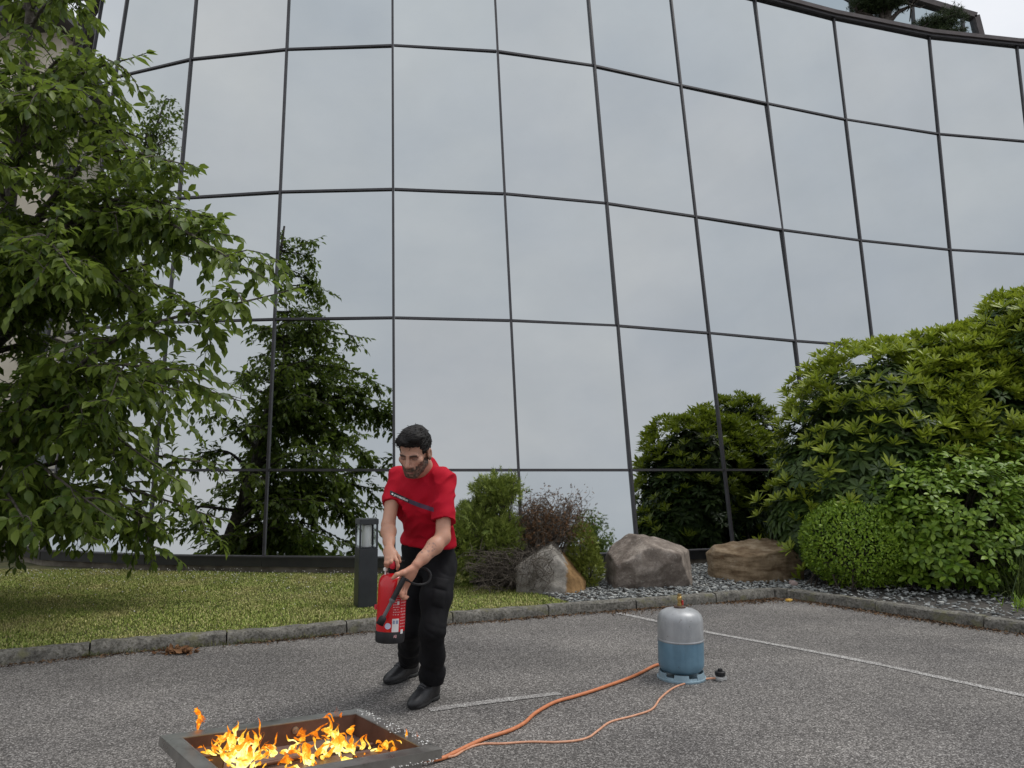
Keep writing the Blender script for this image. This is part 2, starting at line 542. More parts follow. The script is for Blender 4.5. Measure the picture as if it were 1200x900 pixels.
# slate chippings
def slate_mat():
    m, n, l, b = new_mat('grey_slate')
    g_ = N(n, 'NewGeometry')
    c = ramp(n, l, g_.outputs['Random Per Island'], [(0, (.10, .108, .110)), (.5, (.215, .226, .224)), (.85, (.33, .34, .332)), (1, (.48, .48, .455))])
    c = mixc(n, l, 1.0, c, ramp(n, l, noise_fac(n, l, 40, 4), [(.3, (.75, .75, .75)), (.7, (1.2, 1.2, 1.18))]), 'MULTIPLY')
    l.new(c, b.inputs['Base Color']); b.inputs['Roughness'].default_value = .62
    bump(n, l, b, noise_fac(n, l, 90, 4), .35, .004)
    return m
SLATE = slate_mat()
def chips(n, x0, x1, y0, y1, poly, size, z, dens=None):
    P = np.stack([rng.uniform(x0, x1, n), rng.uniform(y0, y1, n)], 1)
    P = P[in_poly(P, poly)]
    if dens is not None: P = P[rng.random(len(P)) < dens(P)]
    n = len(P)
    k = 6
    ang = np.sort(rng.uniform(0, 2 * np.pi, (n, k)) * .25 + np.arange(k) * 2 * np.pi / k, 1)
    rr = rng.uniform(.6, 1.1, (n, k))
    el = rng.uniform(.35, .75, n)
    sz = size * rng.uniform(.5, 1.35, n)
    th = sz * rng.uniform(.08, .22, n)
    x = np.cos(ang) * rr * sz[:, None]; y = np.sin(ang) * rr * sz[:, None] * el[:, None]
    top = np.stack([x * .9, y * .9, np.repeat(th[:, None], k, 1)], -1); bot = np.stack([x, y, 0 * x - th[:, None]], -1)
    L = np.concatenate([top, bot], 1)
    yaw = rng.uniform(0, 2 * np.pi, n); tx = rng.normal(0, .3, n); ty = rng.normal(0, .3, n)
    nz = unit(np.stack([tx, ty, np.ones(n)], 1)); ax = np.stack([np.cos(yaw), np.sin(yaw), 0 * yaw], 1)
    yy = unit(np.cross(nz, ax)); xx = np.cross(yy, nz)
    fr = np.stack([xx, yy, nz], -1)
    V = np.einsum('nij,nkj->nki', fr, L) + np.c_[P, z + rng.uniform(0, .035, n)][:, None]
    b = (np.arange(n) * 2 * k)[:, None]
    i = np.arange(k); j = (i + 1) % k
    T = (b + i)[:, :]; Bt = (b + k + i[::-1])
    Sd = np.stack([b + i, b + k + i, b + k + j, b + j], -1).reshape(-1, 4)
    return V.reshape(-1, 3), [T, Bt, Sd]
V, F = chips(42000, -.5, 7.5, 4.2, 12, BED, .031, .072, lambda P: np.where(P[:, 0] > 3.5, .30, 1.0) * np.where((P[:, 0] < .5) & (P[:, 1] > 8.6), .15, 1))
tag(link('slate_gravel', np_mesh('slate_gravel', V, F, SLATE)), kind='stuff')
# ------------------------------------------------------------------ mirrored glass building
# plan points of the mullion axes at eye level and how far each leans back per metre of height
MULL = [(-9.3, 13.75, -.02, .165), (-8.56, 12.75, -.02, .165), (-7.72, 11.88, -.02, .165), (-6.745, 11.07, -.02, .165), (-5.03, 10.53, -.043, .160), (-3.37, 10.31, -.041, .150), (-1.61, 10.20, -.045, .150), (.09, 10.42, -.048, .142),
        (1.71, 10.80, -.048, .150), (3.24, 11.39, -.037, .158), (4.85, 12.15, -.016, .142), (6.40, 12.72, .013, .152),
        (8.15, 13.25, .074, .166), (10.05, 13.60, .095, .166), (11.9, 13.72, .10, .165), (13.8, 13.7, .10, .165)]
ROWS = [.305, 1.44, 3.622, 5.665, 8.206, 10.58]
def wp(j, z):
    X, Y, dx, dy = MULL[j]; h = z - CAMZ
    return Vector((X + dx * h, Y + dy * h, z))
def glass_mat():
    m, n, l, b = new_mat('mirror_glass')
    oi = N(n, 'ObjectInfo')
    c = ramp(n, l, oi.outputs['Random'], [(0, (.490, .520, .530)), (.5, (.508, .533, .538)), (1, (.524, .538, .538))])
    dirt = ramp(n, l, noise_fac(n, l, .8, 5, .6), [(.35, (.965, .965, .96)), (.7, (1.0, 1.0, 1.0))])
    c = mixc(n, l, 1.0, c, dirt, 'MULTIPLY')
    l.new(c, b.inputs['Base Color'])
    b.inputs['Metallic'].default_value = 1.0
    b.inputs['Roughness'].default_value = .015
    bump(n, l, b, noise_fac(n, l, 1.1, 2, .4), .012, .05)
    return m
GLASS = glass_mat()
FRAME = simple('dark_bronze_frame', (.040, .038, .042), (.055, .052, .056), .45, 8, metallic=.3)
bld = empty('glass_building', (0, 11, 0), 'curved office building clad in leaning mirrored glass panels', 'building')
def nrm(j0, j1, z):
    a, b, c = wp(j0, z), wp(j1, z), wp(j0, z + 1)
    n_ = (b - a).cross(c - a).normalized()
    return n_ if n_.y < 0 else -n_
for j in range(len(MULL) - 1):
    for k in range(len(ROWS) - 1):
        q = [wp(j, ROWS[k]), wp(j + 1, ROWS[k]), wp(j + 1, ROWS[k + 1]), wp(j, ROWS[k + 1])]
        cpt = sum(q, Vector()) / 4
        nn = nrm(j, j + 1, (ROWS[k] + ROWS[k + 1]) / 2)
        # a pane pulled most of the way flat, with a hair of installation tilt
        t1, t2 = random.gauss(0, .0024), random.gauss(0, .0024)
        ux = (q[1] - q[0]).normalized(); uz = nn.cross(ux)
        q = [p - nn * (.5 * (p - cpt).dot(nn) + .006 + t1 * (p - cpt).dot(ux) + t2 * (p - cpt).dot(uz)) for p in q]
        back = [p - nn * .02 for p in q]; G_ = 6
        gv = [(q[0] * (1 - u) + q[1] * u) * (1 - v) + (q[3] * (1 - u) + q[2] * u) * v for v in [t / G_ for t in range(G_ + 1)] for u in [t / G_ for t in range(G_ + 1)]]
        gf = [(a, a + 1, a + G_ + 2, a + G_ + 1) for b in range(G_) for a in range(b * (G_ + 1), b * (G_ + 1) + G_)]
        n0 = len(gv); gv += q + back
        gf += [(n0 + a, n0 + b, n0 + c, n0 + d) for a, b, c, d in ((0, 4, 5, 1), (1, 5, 6, 2), (2, 6, 7, 3), (3, 7, 4, 0), (7, 6, 5, 4))]
        me = bpy.data.meshes.new('window_pane'); me.from_pydata([tuple(p) for p in gv], [], gf); me.materials.append(GLASS)
        if me.polygons[0].normal.dot(nn) < 0: me.flip_normals()
        me.polygons.foreach_set('use_smooth', [k_ < G_ * G_ for k_ in range(len(gf))])
        link('window_pane', me, bld)
def mulnorm(j, z):
    a = nrm(max(j - 1, 0), max(j - 1, 0) + 1, z); b = nrm(min(j, len(MULL) - 2), min(j, len(MULL) - 2) + 1, z)
    return (a + b).normalized()
for j in range(len(MULL)):
    a, b = wp(j, ROWS[0] - .02), wp(j, ROWS[-1])
    n_ = mulnorm(j, 4); ax = (b - a).normalized()
    MB().bar(a, b, .033, .075 if j == 8 else .044, side=ax.cross(n_)).build('mullion', FRAME, bld)
for k in range(1, len(ROWS) - 1):
    for j in range(len(MULL) - 1):
        a, b = wp(j, ROWS[k]), wp(j + 1, ROWS[k])
        n_ = nrm(j, j + 1, ROWS[k]); d = (b - a).normalized()
        MB().bar(a + d * .02 - n_ * .003, b - d * .02 - n_ * .003, .033, .040, side=d.cross(n_)).build('transom', FRAME, bld)
SILL = simple('black_sill', (.013, .013, .014), (.024, .023, .022), .42, 5)
PLINTH = simple('damp_concrete_plinth', (.095, .08, .062), (.20, .175, .14), .9, 6, bmp=.4, bscale=40)
for j in range(len(MULL) - 1):
    a, b = wp(j, ROWS[0]), wp(j + 1, ROWS[0])
    n_ = nrm(j, j + 1, 1); n_ = Vector((n_.x, n_.y, 0)).normalized()
    o0, o1 = n_ * .035, n_ * -.1
    def slab(z0, z1, f, bk, name, mat, gap=.0):
        d = (b - a).normalized() * gap
        P_ = [Vector((p.x, p.y, z)) + n_ * o for z in (z0, z1) for (p, o) in ((a + d, f), (b - d, f), (b - d, -bk), (a + d, -bk))]
        return MB().add(P_, [(0, 1, 5, 4), (1, 2, 6, 5), (2, 3, 7, 6), (3, 0, 4, 7), (4, 5, 6, 7), (3, 2, 1, 0)]).build(name, mat, bld)
    slab(.165, .283, .06, .1, 'sill', SILL)
    slab(.283, .300, .085, .1, 'sill_lip', FRAME)
    slab(.0, .165, .02, .1, 'plinth', PLINTH)
for j in range(len(MULL) - 1):
    a, b = wp(j, ROWS[-1]), wp(j + 1, ROWS[-1])
    n_ = nrm(j, j + 1, 9); n_ = Vector((n_.x, n_.y, 0)).normalized()
    COP = bpy.data.materials.get('bronze_coping') or simple('bronze_coping', (.075, .062, .060), (.105, .088, .085), .45, 6, metallic=.2)
    e = (b - a).normalized() * .0
    P_ = [Vector((p.x, p.y, z)) + n_ * o for z in (10.585, 10.665) for (p, o) in ((a, .10), (b, .10), (b, -.32), (a, -.32))]
    MB().add(P_, [(0, 1, 5, 4), (1, 2, 6, 5), (2, 3, 7, 6), (3, 0, 4, 7), (4, 5, 6, 7), (3, 2, 1, 0)]).build('coping', COP, bld)
    P_ = [Vector((p.x, p.y, z)) + n_ * o for z in (10.535, 10.582) for (p, o) in ((a, .06), (b, .06), (b, -.1), (a, -.1))]
    MB().add(P_, [(0, 1, 5, 4), (1, 2, 6, 5), (2, 3, 7, 6), (3, 0, 4, 7), (4, 5, 6, 7), (3, 2, 1, 0)]).build('coping_trim', FRAME, bld)
# roof deck
pts = [wp(j, 10.5) for j in range(len(MULL))]
mb = MB(); m_ = len(pts)
vs = [Vector((p.x, p.y + .25, 10.5)) for p in pts] + [Vector((p.x, 40, 10.5)) for p in pts]
mb.add(vs, [(i, i + 1, m_ + i + 1, m_ + i) for i in range(m_ - 1)])
mb.build('roof', simple('roof_soil', (.05, .045, .035), (.10, .09, .06), .95, 6), bld)
# glazed roof pavilion with a raked end frame
pav = empty('roof_pavilion', (9, 17, 10.5), 'glazed rooftop pavilion with dark raked frame behind the roof pines', 'building')
PG = simple('pavilion_glass', (.40, .46, .49), None, .03, metallic=1.0)
def P3(x, z, y): return Vector((x, y, z))
yb = 17.0
prof_ = [(5.0, 10.5), (5.0, 14.3), (9.87, 12.88), (10.85, 12.56), (11.30, 12.42), (11.62, 10.5)]
mb = MB()
mb.add([P3(x, z, yb) for x, z in prof_] + [P3(x, z, yb + 5) for x, z in prof_], [tuple(range(6)), tuple(reversed(range(6, 12)))] + [(i, (i + 1) % 6, 6 + (i + 1) % 6, 6 + i) for i in range(6)])
mb.build('glazing', PG, pav)
for a, b in zip(prof_[1:-1], prof_[2:]):
    MB().bar(P3(*a, yb - .03), P3(*b, yb - .03), .13, .16, side=Vector((a[0] - b[0], 0, a[1] - b[1])).cross(Vector((0, 1, 0)))).build('frame', COP, pav)
for x, z in ((6.6, 13.7), (8.3, 13.2), (9.80, 12.8), (11.0, 12.45)):
    MB().bar(P3(x, 10.5, yb - .02), P3(x, z, yb - .02), .05, .06, side=(1, 0, 0)).build('glazing_bar', FRAME, pav)
MB().bar((7.2, 16.6, 13.12), (8.6, 16.6, 12.24), .05, .05).build('stay', FRAME, pav)
# pale rendered block at the left end
ren = empty('rendered_building', (-17, 19, 0), 'cream rendered building block behind the leafy tree on the far left', 'building')
CREAM = simple('cream_render', (.62, .56, .45), (.70, .64, .53), .9, 1.5, bmp=.15, bscale=80)
GREYR = simple('grey_render', (.26, .245, .23), (.31, .295, .275), .9, 2)
MB().box((-18.2, 20.5, 5.7), (15.8, 9, 11.4)).build('wall', CREAM, ren)
MB().box((-18.2, 20.3, 11.52), (16.6, 10.2, .24)).build('eave', FRAME, ren)
WGL = simple('dark_window_glass', (.03, .035, .04), None, .05)
for zc in (2.2, 5.2, 8.2):
    for xc in (-12.3, -15.2, -18.1):
        fr = MB().box((xc, 15.985, zc), (1.3, .05, 1.5)).build('window', FRAME, ren)
        MB().box((xc, 15.95, zc), (1.14, .03, 1.34)).build('pane', WGL, fr)
        MB().box((xc, 15.92, zc - .79), (1.45, .2, .07)).build('sill', GREYR, fr)
# ------------------------------------------------------------------ vegetation
CAMV = np.array([0, 0, CAMZ])
_c, _s = math.cos(PITCH), math.sin(PITCH)
def in_frame(P, m=0.03):
    d = P - CAMV; z = d[:, 1] * _c + d[:, 2] * _s
    x = d[:, 0] / z; y = (-d[:, 1] * _s + d[:, 2] * _c) / z
    return (z > .2) & (np.abs(x) < .69 + m) & (np.abs(y) < .517 + m)

def leaves_on(plant, name_mass, name_leaf, TV, TF, pos, fr, sc, mat, n_parts=300, smooth=False, score=None):
    """the n_parts leaves that show largest become parts of their own, the rest one mass"""
    pos = np.asarray(pos); sc = np.asarray(sc, float)
    if score is None:
        d = np.linalg.norm(pos - CAMV, axis=1)
        score = sc / d * (1 + .8 * rng.random(len(pos)))
        score = np.where(in_frame(pos, -.01), score, -1)
    order = np.argsort(-score)
    single = order[:n_parts]
    rest = np.setdiff1d(np.arange(len(pos)), single)
    V, F = scatter(TV, TF, pos[rest], fr[rest], sc[rest])
    o = link(name_mass, np_mesh(name_mass, V, F, mat, smooth), plant)
    tag(o, kind='stuff')
    me = np_mesh(name_leaf, TV, TF, mat, smooth)
    inv = parent_matrix(plant).inverted()
    for i in single:
        ob = bpy.data.objects.new(name_leaf, me)
        M = Matrix(np.vstack([np.c_[fr[i] * sc[i], pos[i]], [0, 0, 0, 1]]).tolist())
        COL.objects.link(ob)
        ob.parent = plant
        ob.matrix_basis = inv @ M
    return o

BARK = simple('grey_brown_bark', (.035, .028, .022), (.11, .095, .08), .9, 22, bmp=.6, bscale=40)
TWIG = simple('dark_twig', (.030, .024, .018), (.075, .06, .045), .85, 30)

# ---- the leafy tree on the left
tree = empty('tree', (-5.75, 7.7, .08), 'tall broad leafed tree overhanging the lawn at the left edge', 'tree')
TREE_LEAF = leaf_mat('tree_leaf', (.036, .072, .011), (.180, .240, .040), .45, .42, (.24, .33, .05), spec=.3)
tr_rng = np.random.default_rng(21)
woods, lpos, ldir, lup, lsc = [], [], [], [], []
def curve_to(a, d, L, nseg, sag, wob):
    """polyline from a along d that sags under its own weight"""
    P = [np.array(a, float)]; d = unit(d)
    for i in range(nseg):
        d = unit(d + np.array([0, 0, -sag / nseg]) + tr_rng.normal(0, wob, 3))
        P.append(P[-1] + d * L / nseg)
    return np.array(P)
def leafy(P, spacing, size, start=.15):
    seg = np.linalg.norm(np.diff(P, axis=0), axis=1); s = np.concatenate([[0], np.cumsum(seg)])
    u = np.arange(s[-1] * start, s[-1], spacing)
    if not len(u): return
    for q, uu in enumerate(np.append(u, s[-1])):
        k = min(np.searchsorted(s, uu, 'right') - 1, len(seg) - 1)
        t = unit(P[k + 1] - P[k]); p = P[k] + t * (uu - s[k])
        side = unit(np.cross(t, [0, 0, 1.0])) * (1 if q % 2 else -1)
        a = tr_rng.uniform(.5, 1.1)
        d = unit(t * math.cos(a) + side * math.sin(a) + np.array([0, 0, -tr_rng.uniform(-.1, .75)]) + tr_rng.normal(0, .22, 3))
        if uu == s[-1]: d = unit(t + tr_rng.normal(0, .2, 3) + np.array([0, 0, -.3]))
        lpos.append(p); ldir.append(d); lup.append(np.array([0, 0, 1.0]) + tr_rng.normal(0, .35, 3)); lsc.append(size * tr_rng.uniform(.6, 1.25))
trunk_pts = smooth_path([(-5.75, 7.7, .03), (-5.7, 7.68, 1.0), (-5.5, 7.66, 2.2), (-5.4, 7.66, 3.6), (-5.3, 7.6, 5.0), (-5.2, 7.5, 6.6), (-5.2, 7.5, 7.6)], 6)
trunk_r = np.interp(np.linspace(0, 1, len(trunk_pts)), [0, .05, .3, 1], [.15, .115, .09, .02])
link('trunk', np_mesh('trunk', *tube_np(trunk_pts, trunk_r, 12), BARK, True), tree)
def trunk_at(z):
    i = np.argmin(np.abs(trunk_pts[:, 2] - z)); return trunk_pts[i], trunk_r[i]
limbs = []
# limbs that carry the sprays seen against the glass
for tx, ty, tz in [(-1.62, 5.6, 2.85), (-2.0, 6.0, 3.0), (-2.42, 6.4, 3.5), (-2.75, 6.6, 3.75), (-2.95, 6.6, 4.25), (-3.45, 6.6, 5.35), (-3.9, 6.4, 4.9), (-3.2, 6.2, 3.7), (-2.35, 5.6, 2.2), (-2.75, 6.2, 1.35), (-3.1, 5.9, 1.05), (-3.6, 5.7, .95),
                   (-3.3, 5.5, 2.9), (-3.0, 5.7, 2.0), (-3.9, 5.1, 3.8), (-4.1, 4.9, 2.6), (-3.75, 5.8, 4.6), (-4.3, 5.2, 5.1), (-3.4, 8.3, 3.2), (-3.2, 8.3, 1.5), (-3.0, 8.0, .9), (-3.0, 8.5, 2.2), (-3.5, 8.8, 3.9)]:
    limbs.append(np.array([tx, ty, tz]))
for k in range(62):
    a = tr_rng.uniform(0, 2 * np.pi); z = tr_rng.uniform(.75, 7.6)
    r = np.interp(z, [.5, 1.2, 2.2, 3.2, 4.4, 5.5, 7.6], [1.5, 1.9, 1.95, 1.75, 1.35, 1.05, .4]) * tr_rng.uniform(.75, 1.0)
    limbs.append(np.array([-5.0 + r * math.cos(a), 7.3 + r * math.sin(a), z]))
for tg in limbs:
    z0 = np.clip(tg[2] - tr_rng.uniform(-.25, .9) * np.linalg.norm(tg[:2] - [-5, 7.6]) * .6, .75, 7.0)
    p0, r0 = trunk_at(z0)
    mid = (p0 + tg) / 2 + np.array([0, 0, .22 * np.linalg.norm(tg - p0) * tr_rng.uniform(.5, 1.1)]) + tr_rng.normal(0, .08, 3)
    P = smooth_path([p0, mid, tg], 8)
    L = np.linalg.norm(np.diff(P, axis=0), axis=1).sum()
    woods.append((P, np.interp(np.linspace(0, 1, len(P)), [0, 1], [min(.038, r0 * .6), .004]), 6))
    leafy(P[int(len(P) * .45):], .04, .125)
    nb = int(L * 5.2)
    for q in range(nb):
        t = tr_rng.uniform(.18, .97); i = int(t * (len(P) - 2)); b = P[i]
        tang = unit(P[i + 1] - P[i])
        out = unit(tang * tr_rng.uniform(.3, 1.0) + tr_rng.normal(0, .75, 3) * np.array([1, 1, .6]) + np.array([0, 0, .12]))
        Lb = tr_rng.uniform(.35, .85) * (1.15 - .5 * t)
        Q = curve_to(b, out, Lb, 6, tr_rng.uniform(.3, 1.3), .07)
        woods.append((Q, np.linspace(.009, .002, len(Q)), 4))
        leafy(Q, .036, .122, .12)
        for w in range(3):
            i2 = tr_rng.integers(1, len(Q) - 1)
            o2 = unit(Q[i2 + 1] - Q[i2] + tr_rng.normal(0, .7, 3))
            Q2 = curve_to(Q[i2], o2, tr_rng.uniform(.15, .42), 4, tr_rng.uniform(.4, 1.4), .08)
            woods.append((Q2, np.linspace(.004, .0015, len(Q2)), 3))
            leafy(Q2, .034, .115, .1)
tag(link('branches', tubes_mesh('branches', woods, BARK), tree), kind='stuff')
lpos = np.array(lpos); fr = frames(np.array(ldir), np.array(lup)); lsc = np.array(lsc)
keep = (lpos[:, 2] > .35) & ((lpos[:, 1] < 8.1) | (tr_rng.random(len(lpos)) < .5)) & ((lpos[:, 2] < 4.4) | (tr_rng.random(len(lpos)) < .72))
TVl, TFl = leaf_template(.50, .16, .07)
leaves_on(tree, 'foliage', 'leaf', TVl, TFl, lpos[keep], fr[keep], lsc[keep], TREE_LEAF, smooth=True)
print('tree leaves', keep.sum())

# ---- shrubs given as a union of ellipsoids
def on_envelope(ells, n, r, inner=.0, zmin=.1):
    """points on the outside of a union of ellipsoids with outward normals"""
    ells = [(np.array(c, float), np.array(q, float)) for c, q in ells]
    w = np.array([(q[0] * q[1] + q[1] * q[2] + q[0] * q[2]) for c, q in ells]); w /= w.sum()
    Ps, Ns = [], []
    while sum(len(p) for p in Ps) < n:
        k = r.choice(len(ells), p=w); c, q = ells[k]
        u = unit(r.normal(size=(400, 3)))
        d = 1 - inner * r.random(400) ** 1.5
        p = c + u * q * d[:, None]
        ok = p[:, 2] > zmin
        for j, (c2, q2) in enumerate(ells):
            if j != k: ok &= (((p - c2) / q2) ** 2).sum(1) > (1 - inner) ** 2 * .9
        Ps.append(p[ok]); Ns.append(unit(u / q)[ok])
    P, Nn = np.vstack(Ps), np.vstack(Ns)
    i = r.permutation(len(P))[:n]
    return P[i], Nn[i]

def whorl_template(nl, L, w, elev, droop, seed, two=False):
    r = np.random.default_rng(seed); Vs, Fs, b = [], [], 0
    TV, TF = leaf_template(w, droop, .06)
    for tier in range(2 if two else 1):
        k = nl if not tier else nl // 2
        for i in range(k):
            a = 2 * np.pi * (i + r.uniform(-.25, .25)) / k + tier * .4
            e = elev + r.normal(0, .16) + tier * .5
            d = np.array([math.cos(a) * math.cos(e), math.sin(a) * math.cos(e), math.sin(e)])
            f = frames(d[None], np.array([[0, 0, 1.]]))[0]
            s = L * r.uniform(.75, 1.1) * (1 if not tier else .75)
            V = (TV * s) @ f.T + d * .02 + np.array([0, 0, .015 * tier])
            Vs.append(V); Fs.append(TF + b); b += len(TV)
    return np.vstack(Vs), np.vstack(Fs)

def whorls(plant, mass, part, temps, P, D, sc, mat, n_parts, smooth=True):
    """split rosettes between several templates"""
    r = np.random.default_rng(5)
    d = np.linalg.norm(P - CAMV, axis=1)
    facing = (D * unit(CAMV - P)).sum(1)
    vis = in_frame(P, -.01) & (facing > -.1)
    score = np.where(vis, 1 / d + .02 * r.random(len(P)), -1)
    which = r.integers(0, len(temps), len(P))
    top = np.argsort(-score)[:n_parts]; single = np.zeros(len(P), bool); single[top] = True; single &= vis
    up = np.array([[0.3, .2, 1.0]])
    ax = unit(D)
    tmp = unit(r.normal(size=(len(P), 3)))
    X = unit(np.cross(tmp, ax)); Y = np.cross(ax, X)
    fr = np.stack([X, Y, ax], -1)
    Vs, Fs, b = [], [], 0
    inv = parent_matrix(plant).inverted()
    for k, (TV, TF) in enumerate(temps):
        m = (which == k) & ~single
        if m.any():
            V, F = scatter(TV, TF, P[m], fr[m], sc[m]); Vs.append(V); Fs.append(F + b); b += len(V)
        me = np_mesh(part, TV, TF, mat, smooth)
        for i in np.where((which == k) & single)[0]:
            ob = bpy.data.objects.new(part, me); COL.objects.link(ob); ob.parent = plant
            ob.matrix_basis = inv @ Matrix(np.vstack([np.c_[fr[i] * sc[i], P[i]], [0, 0, 0, 1]]).tolist())
    if Vs: tag(link(mass, np_mesh(mass, np.vstack(Vs), np.vstack(Fs), mat, smooth), plant), kind='stuff')

def stems(plant, base, P, n, r, r0=.02, mat=None, name='stems', spread=.25):
    idx = r.permutation(len(P))[:n]; T = []
    base = np.array(base, float)
    for i in idx:
        b = base + np.array([r.normal(0, spread), r.normal(0, spread * .6), 0])
        mid = b * .45 + P[i] * .55 + np.array([0, 0, .12]) + r.normal(0, .05, 3)
        T.append((smooth_path([b, mid, P[i]], 5), np.linspace(r0, r0 * .2, 11), 5))
    tag(link(name, tubes_mesh(name, T, mat or TWIG), plant), kind='stuff')

# ---- rhododendron
rh = empty('rhododendron', (5.2, 10.0, .08), 'huge rhododendron with yellow green young leaf whorls against the mirrored wall', 'shrub')
r = np.random.default_rng(31)
RH = [((4.60, 9.75, 1.3), (1.06, .95, 1.2)), ((4.85, 9.95, 1.82), (1.0, .95, 1.18)), ((3.85, 9.7, .75), (.5, .5, .55)), ((6.05, 10.0, 1.75), (1.2, 1.05, 1.32)), ((7.05, 10.0, 2.25), (1.0, 1.05, 1.52)), ((4.05, 9.9, 1.2), (.5, .6, .75))]
RH_OLD = leaf_mat('rhododendron_old_leaf', (.024, .052, .012), (.075, .120, .024),.45, .2, (.08, .13, .02), spec=.28)
RH_NEW = leaf_mat('rhododendron_young_leaf', (.170, .240, .018), (.360, .420, .044), .42, .34, (.24, .30, .03))
tO = [whorl_template(9, .145, .32, .10, .12, s) for s in range(4)]
tN = [whorl_template(8, .150, .29, .50, -.02, s + 9, True) for s in range(4)]
P, Nn = on_envelope(RH, 2800, r, .22)
P = P + Nn * (.34 * (vnoise(P[:, [0, 2]] + 11 + .6 * P[:, [1, 1]], 1.9, 15) - .30))[:, None] + r.normal(0, .05, P.shape)
D = unit(Nn * .8 + np.array([0, 0, .75]) + r.normal(0, .25, P.shape))
whorls(rh, 'foliage', 'leaf_whorl', tO, P, D, r.uniform(.75, 1.2, len(P)), RH_OLD, 150)
P2, N2 = on_envelope(RH, 3900, r, .05)
ok = (r.random(len(P2)) < np.clip((.45 + .6 * N2[:, 2]) * np.clip((P2[:, 2] - .7) / .8, .15, 1), .05, .95)) & (vnoise(P2[:, [0, 2]] * 1.0 + 30 + .7 * P2[:, [1, 1]], 2.1, 8) > .30)
P2, N2 = P2[ok], N2[ok]
P2 = P2 + N2 * (r.uniform(-.04, .14, (len(P2), 1)) + .34 * (vnoise(P2[:, [0, 2]] + 11 + .6 * P2[:, [1, 1]], 1.9, 15) - .30)[:, None]); D2 = unit(N2 * .6 + np.array([0, 0, .95]) + r.normal(0, .2, P2.shape))
whorls(rh, 'young_foliage', 'young_leaf_whorl', tN, P2, D2, r.uniform(.75, 1.2, len(P2)), RH_NEW, 150)
P3_, N3 = on_envelope([(c, tuple(x * .90 for x in q)) for c, q in RH], 3400, r, .5)
whorls(rh, 'inner_foliage', 'leaf_whorl', tO, P3_, unit(N3 + np.array([0, 0, .4])), np.full(len(P3_), 1.4), RH_OLD, 0)
stems(rh, (5.2, 10.0, .05), P3_[P3_[:, 2] > 1.1], 70, r, .028, BARK, spread=.5)

# ---- clipped ball of small bright leaves
bb = empty('ball_bush', (4.0, 8.85, .08), 'round clipped bush with tiny bright green leaves by the kerb corner', 'shrub')
r = np.random.default_rng(41)
BB = [((4.02, 8.88, .58), (.58, .52, .53)), ((4.35, 9.0, .50), (.42, .45, .46))]
BB_LEAF = leaf_mat('ball_bush_leaf', (.120, .220, .018), (.300, .430, .045), .4, .3, (.14, .24, .03))
TVs, TFs = leaf_template(.5, .1, .08)
def small_leaves(plant, ells, n, size, mat, r, inner=.2, up=.5, jitter=.6, name='leaf', n_parts=0, bumpy=.04, bs=5., zmin=.1, TV=TVs, TF=TFs):
    P, Nn = on_envelope(ells, n, r, inner, zmin)
    amp = (vnoise(P[:, [0, 2]] + 20, bs, 11) + vnoise(P[:, [1, 2]] + 20, bs * 1.4, 12) - 1) * bumpy * 2
    P = P + Nn * amp[:, None]
    d = unit(Nn * .7 + np.array([0, 0, up]) + r.normal(0, jitter, P.shape))
    f = frames(d, Nn + r.normal(0, .3, P.shape))
    sc = size * r.uniform(.55, 1.25, len(P))
    fac = (Nn * unit(CAMV - P)).sum(1)
    score = np.where(in_frame(P, -.01) & (fac > 0), sc / np.linalg.norm(P - CAMV, axis=1), -1)
    leaves_on(plant, 'foliage', name, TV, TF, P, f, sc, mat, n_parts, True, score)
    return P
P = small_leaves(bb, BB, 15000, .042, BB_LEAF, r, .22)
stems(bb, (4.05, 8.9, .05), P, 60, r, .01)
# ---- broad leaved bush
br = empty('broadleaf_bush', (5.3, 8.9, .08), 'loose bush with broad mid green leaves in front of the rhododendron', 'shrub')
r = np.random.default_rng(51)
BR = [((5.15, 8.85, .85), (.95, .7, .82)), ((4.75, 8.9, .95), (.55, .6, .6)), ((5.9, 8.95, .95), (.9, .7, .85)), ((5.2, 8.7, .5), (.85, .6, .45))]
BR_LEAF = leaf_mat('broadleaf_bush_leaf', (.095, .185, .014), (.250, .370, .040), .45, .32, (.17, .26, .04))
tB = [whorl_template(5, .10, .55, .25, .16, s + 40, True) for s in range(4)]
P, Nn = on_envelope(BR, 1500, r, .3, .16); P += r.normal(0, .04, P.shape)
whorls(br, 'foliage', 'leaf_cluster', tB, P, unit(Nn * .7 + np.array([0, 0, .7]) + r.normal(0, .25, P.shape)), r.uniform(.7, 1.2, len(P)), BR_LEAF, 300)
stems(br, (5.3, 8.95, .05), P, 130, r, .010, spread=.3)
# ---- strappy tufts at the right edge
def tuft(label, name, c, n, L, spread, mat, r):
    o = empty(name, (c[0], c[1], .07), label, 'plant')
    T = []
    V_, F_, b = [], [], 0
    for i in range(n):
        a = r.uniform(0, 2 * np.pi); e = r.uniform(.5, 1.45)
        d = np.array([math.cos(a) * math.cos(e), math.sin(a) * math.cos(e), math.sin(e)])
        l_ = L * r.uniform(.6, 1.1); p0 = np.array([c[0], c[1], .07]) + np.array([r.normal(0, spread), r.normal(0, spread), 0])
        u = np.linspace(0, 1, 6)[:, None]
        Pp = p0 + d * l_ * u + np.array([0, 0, -.55 * l_ * math.cos(e)]) * u ** 2 * 1.0
        s = unit(np.cross(d, [0, 0, 1])) * (.006 * (1 - u ** 2 * .95))
        V = np.empty((12, 3)); V[0::2] = Pp - s; V[1::2] = Pp + s
        k = np.arange(5) * 2
        V_.append(V); F_.append(np.stack([k, k + 1, k + 3, k + 2], 1) + b); b += 12
    tag(link('blades', np_mesh('blades', np.vstack(V_), np.vstack(F_), mat), o), kind='stuff')
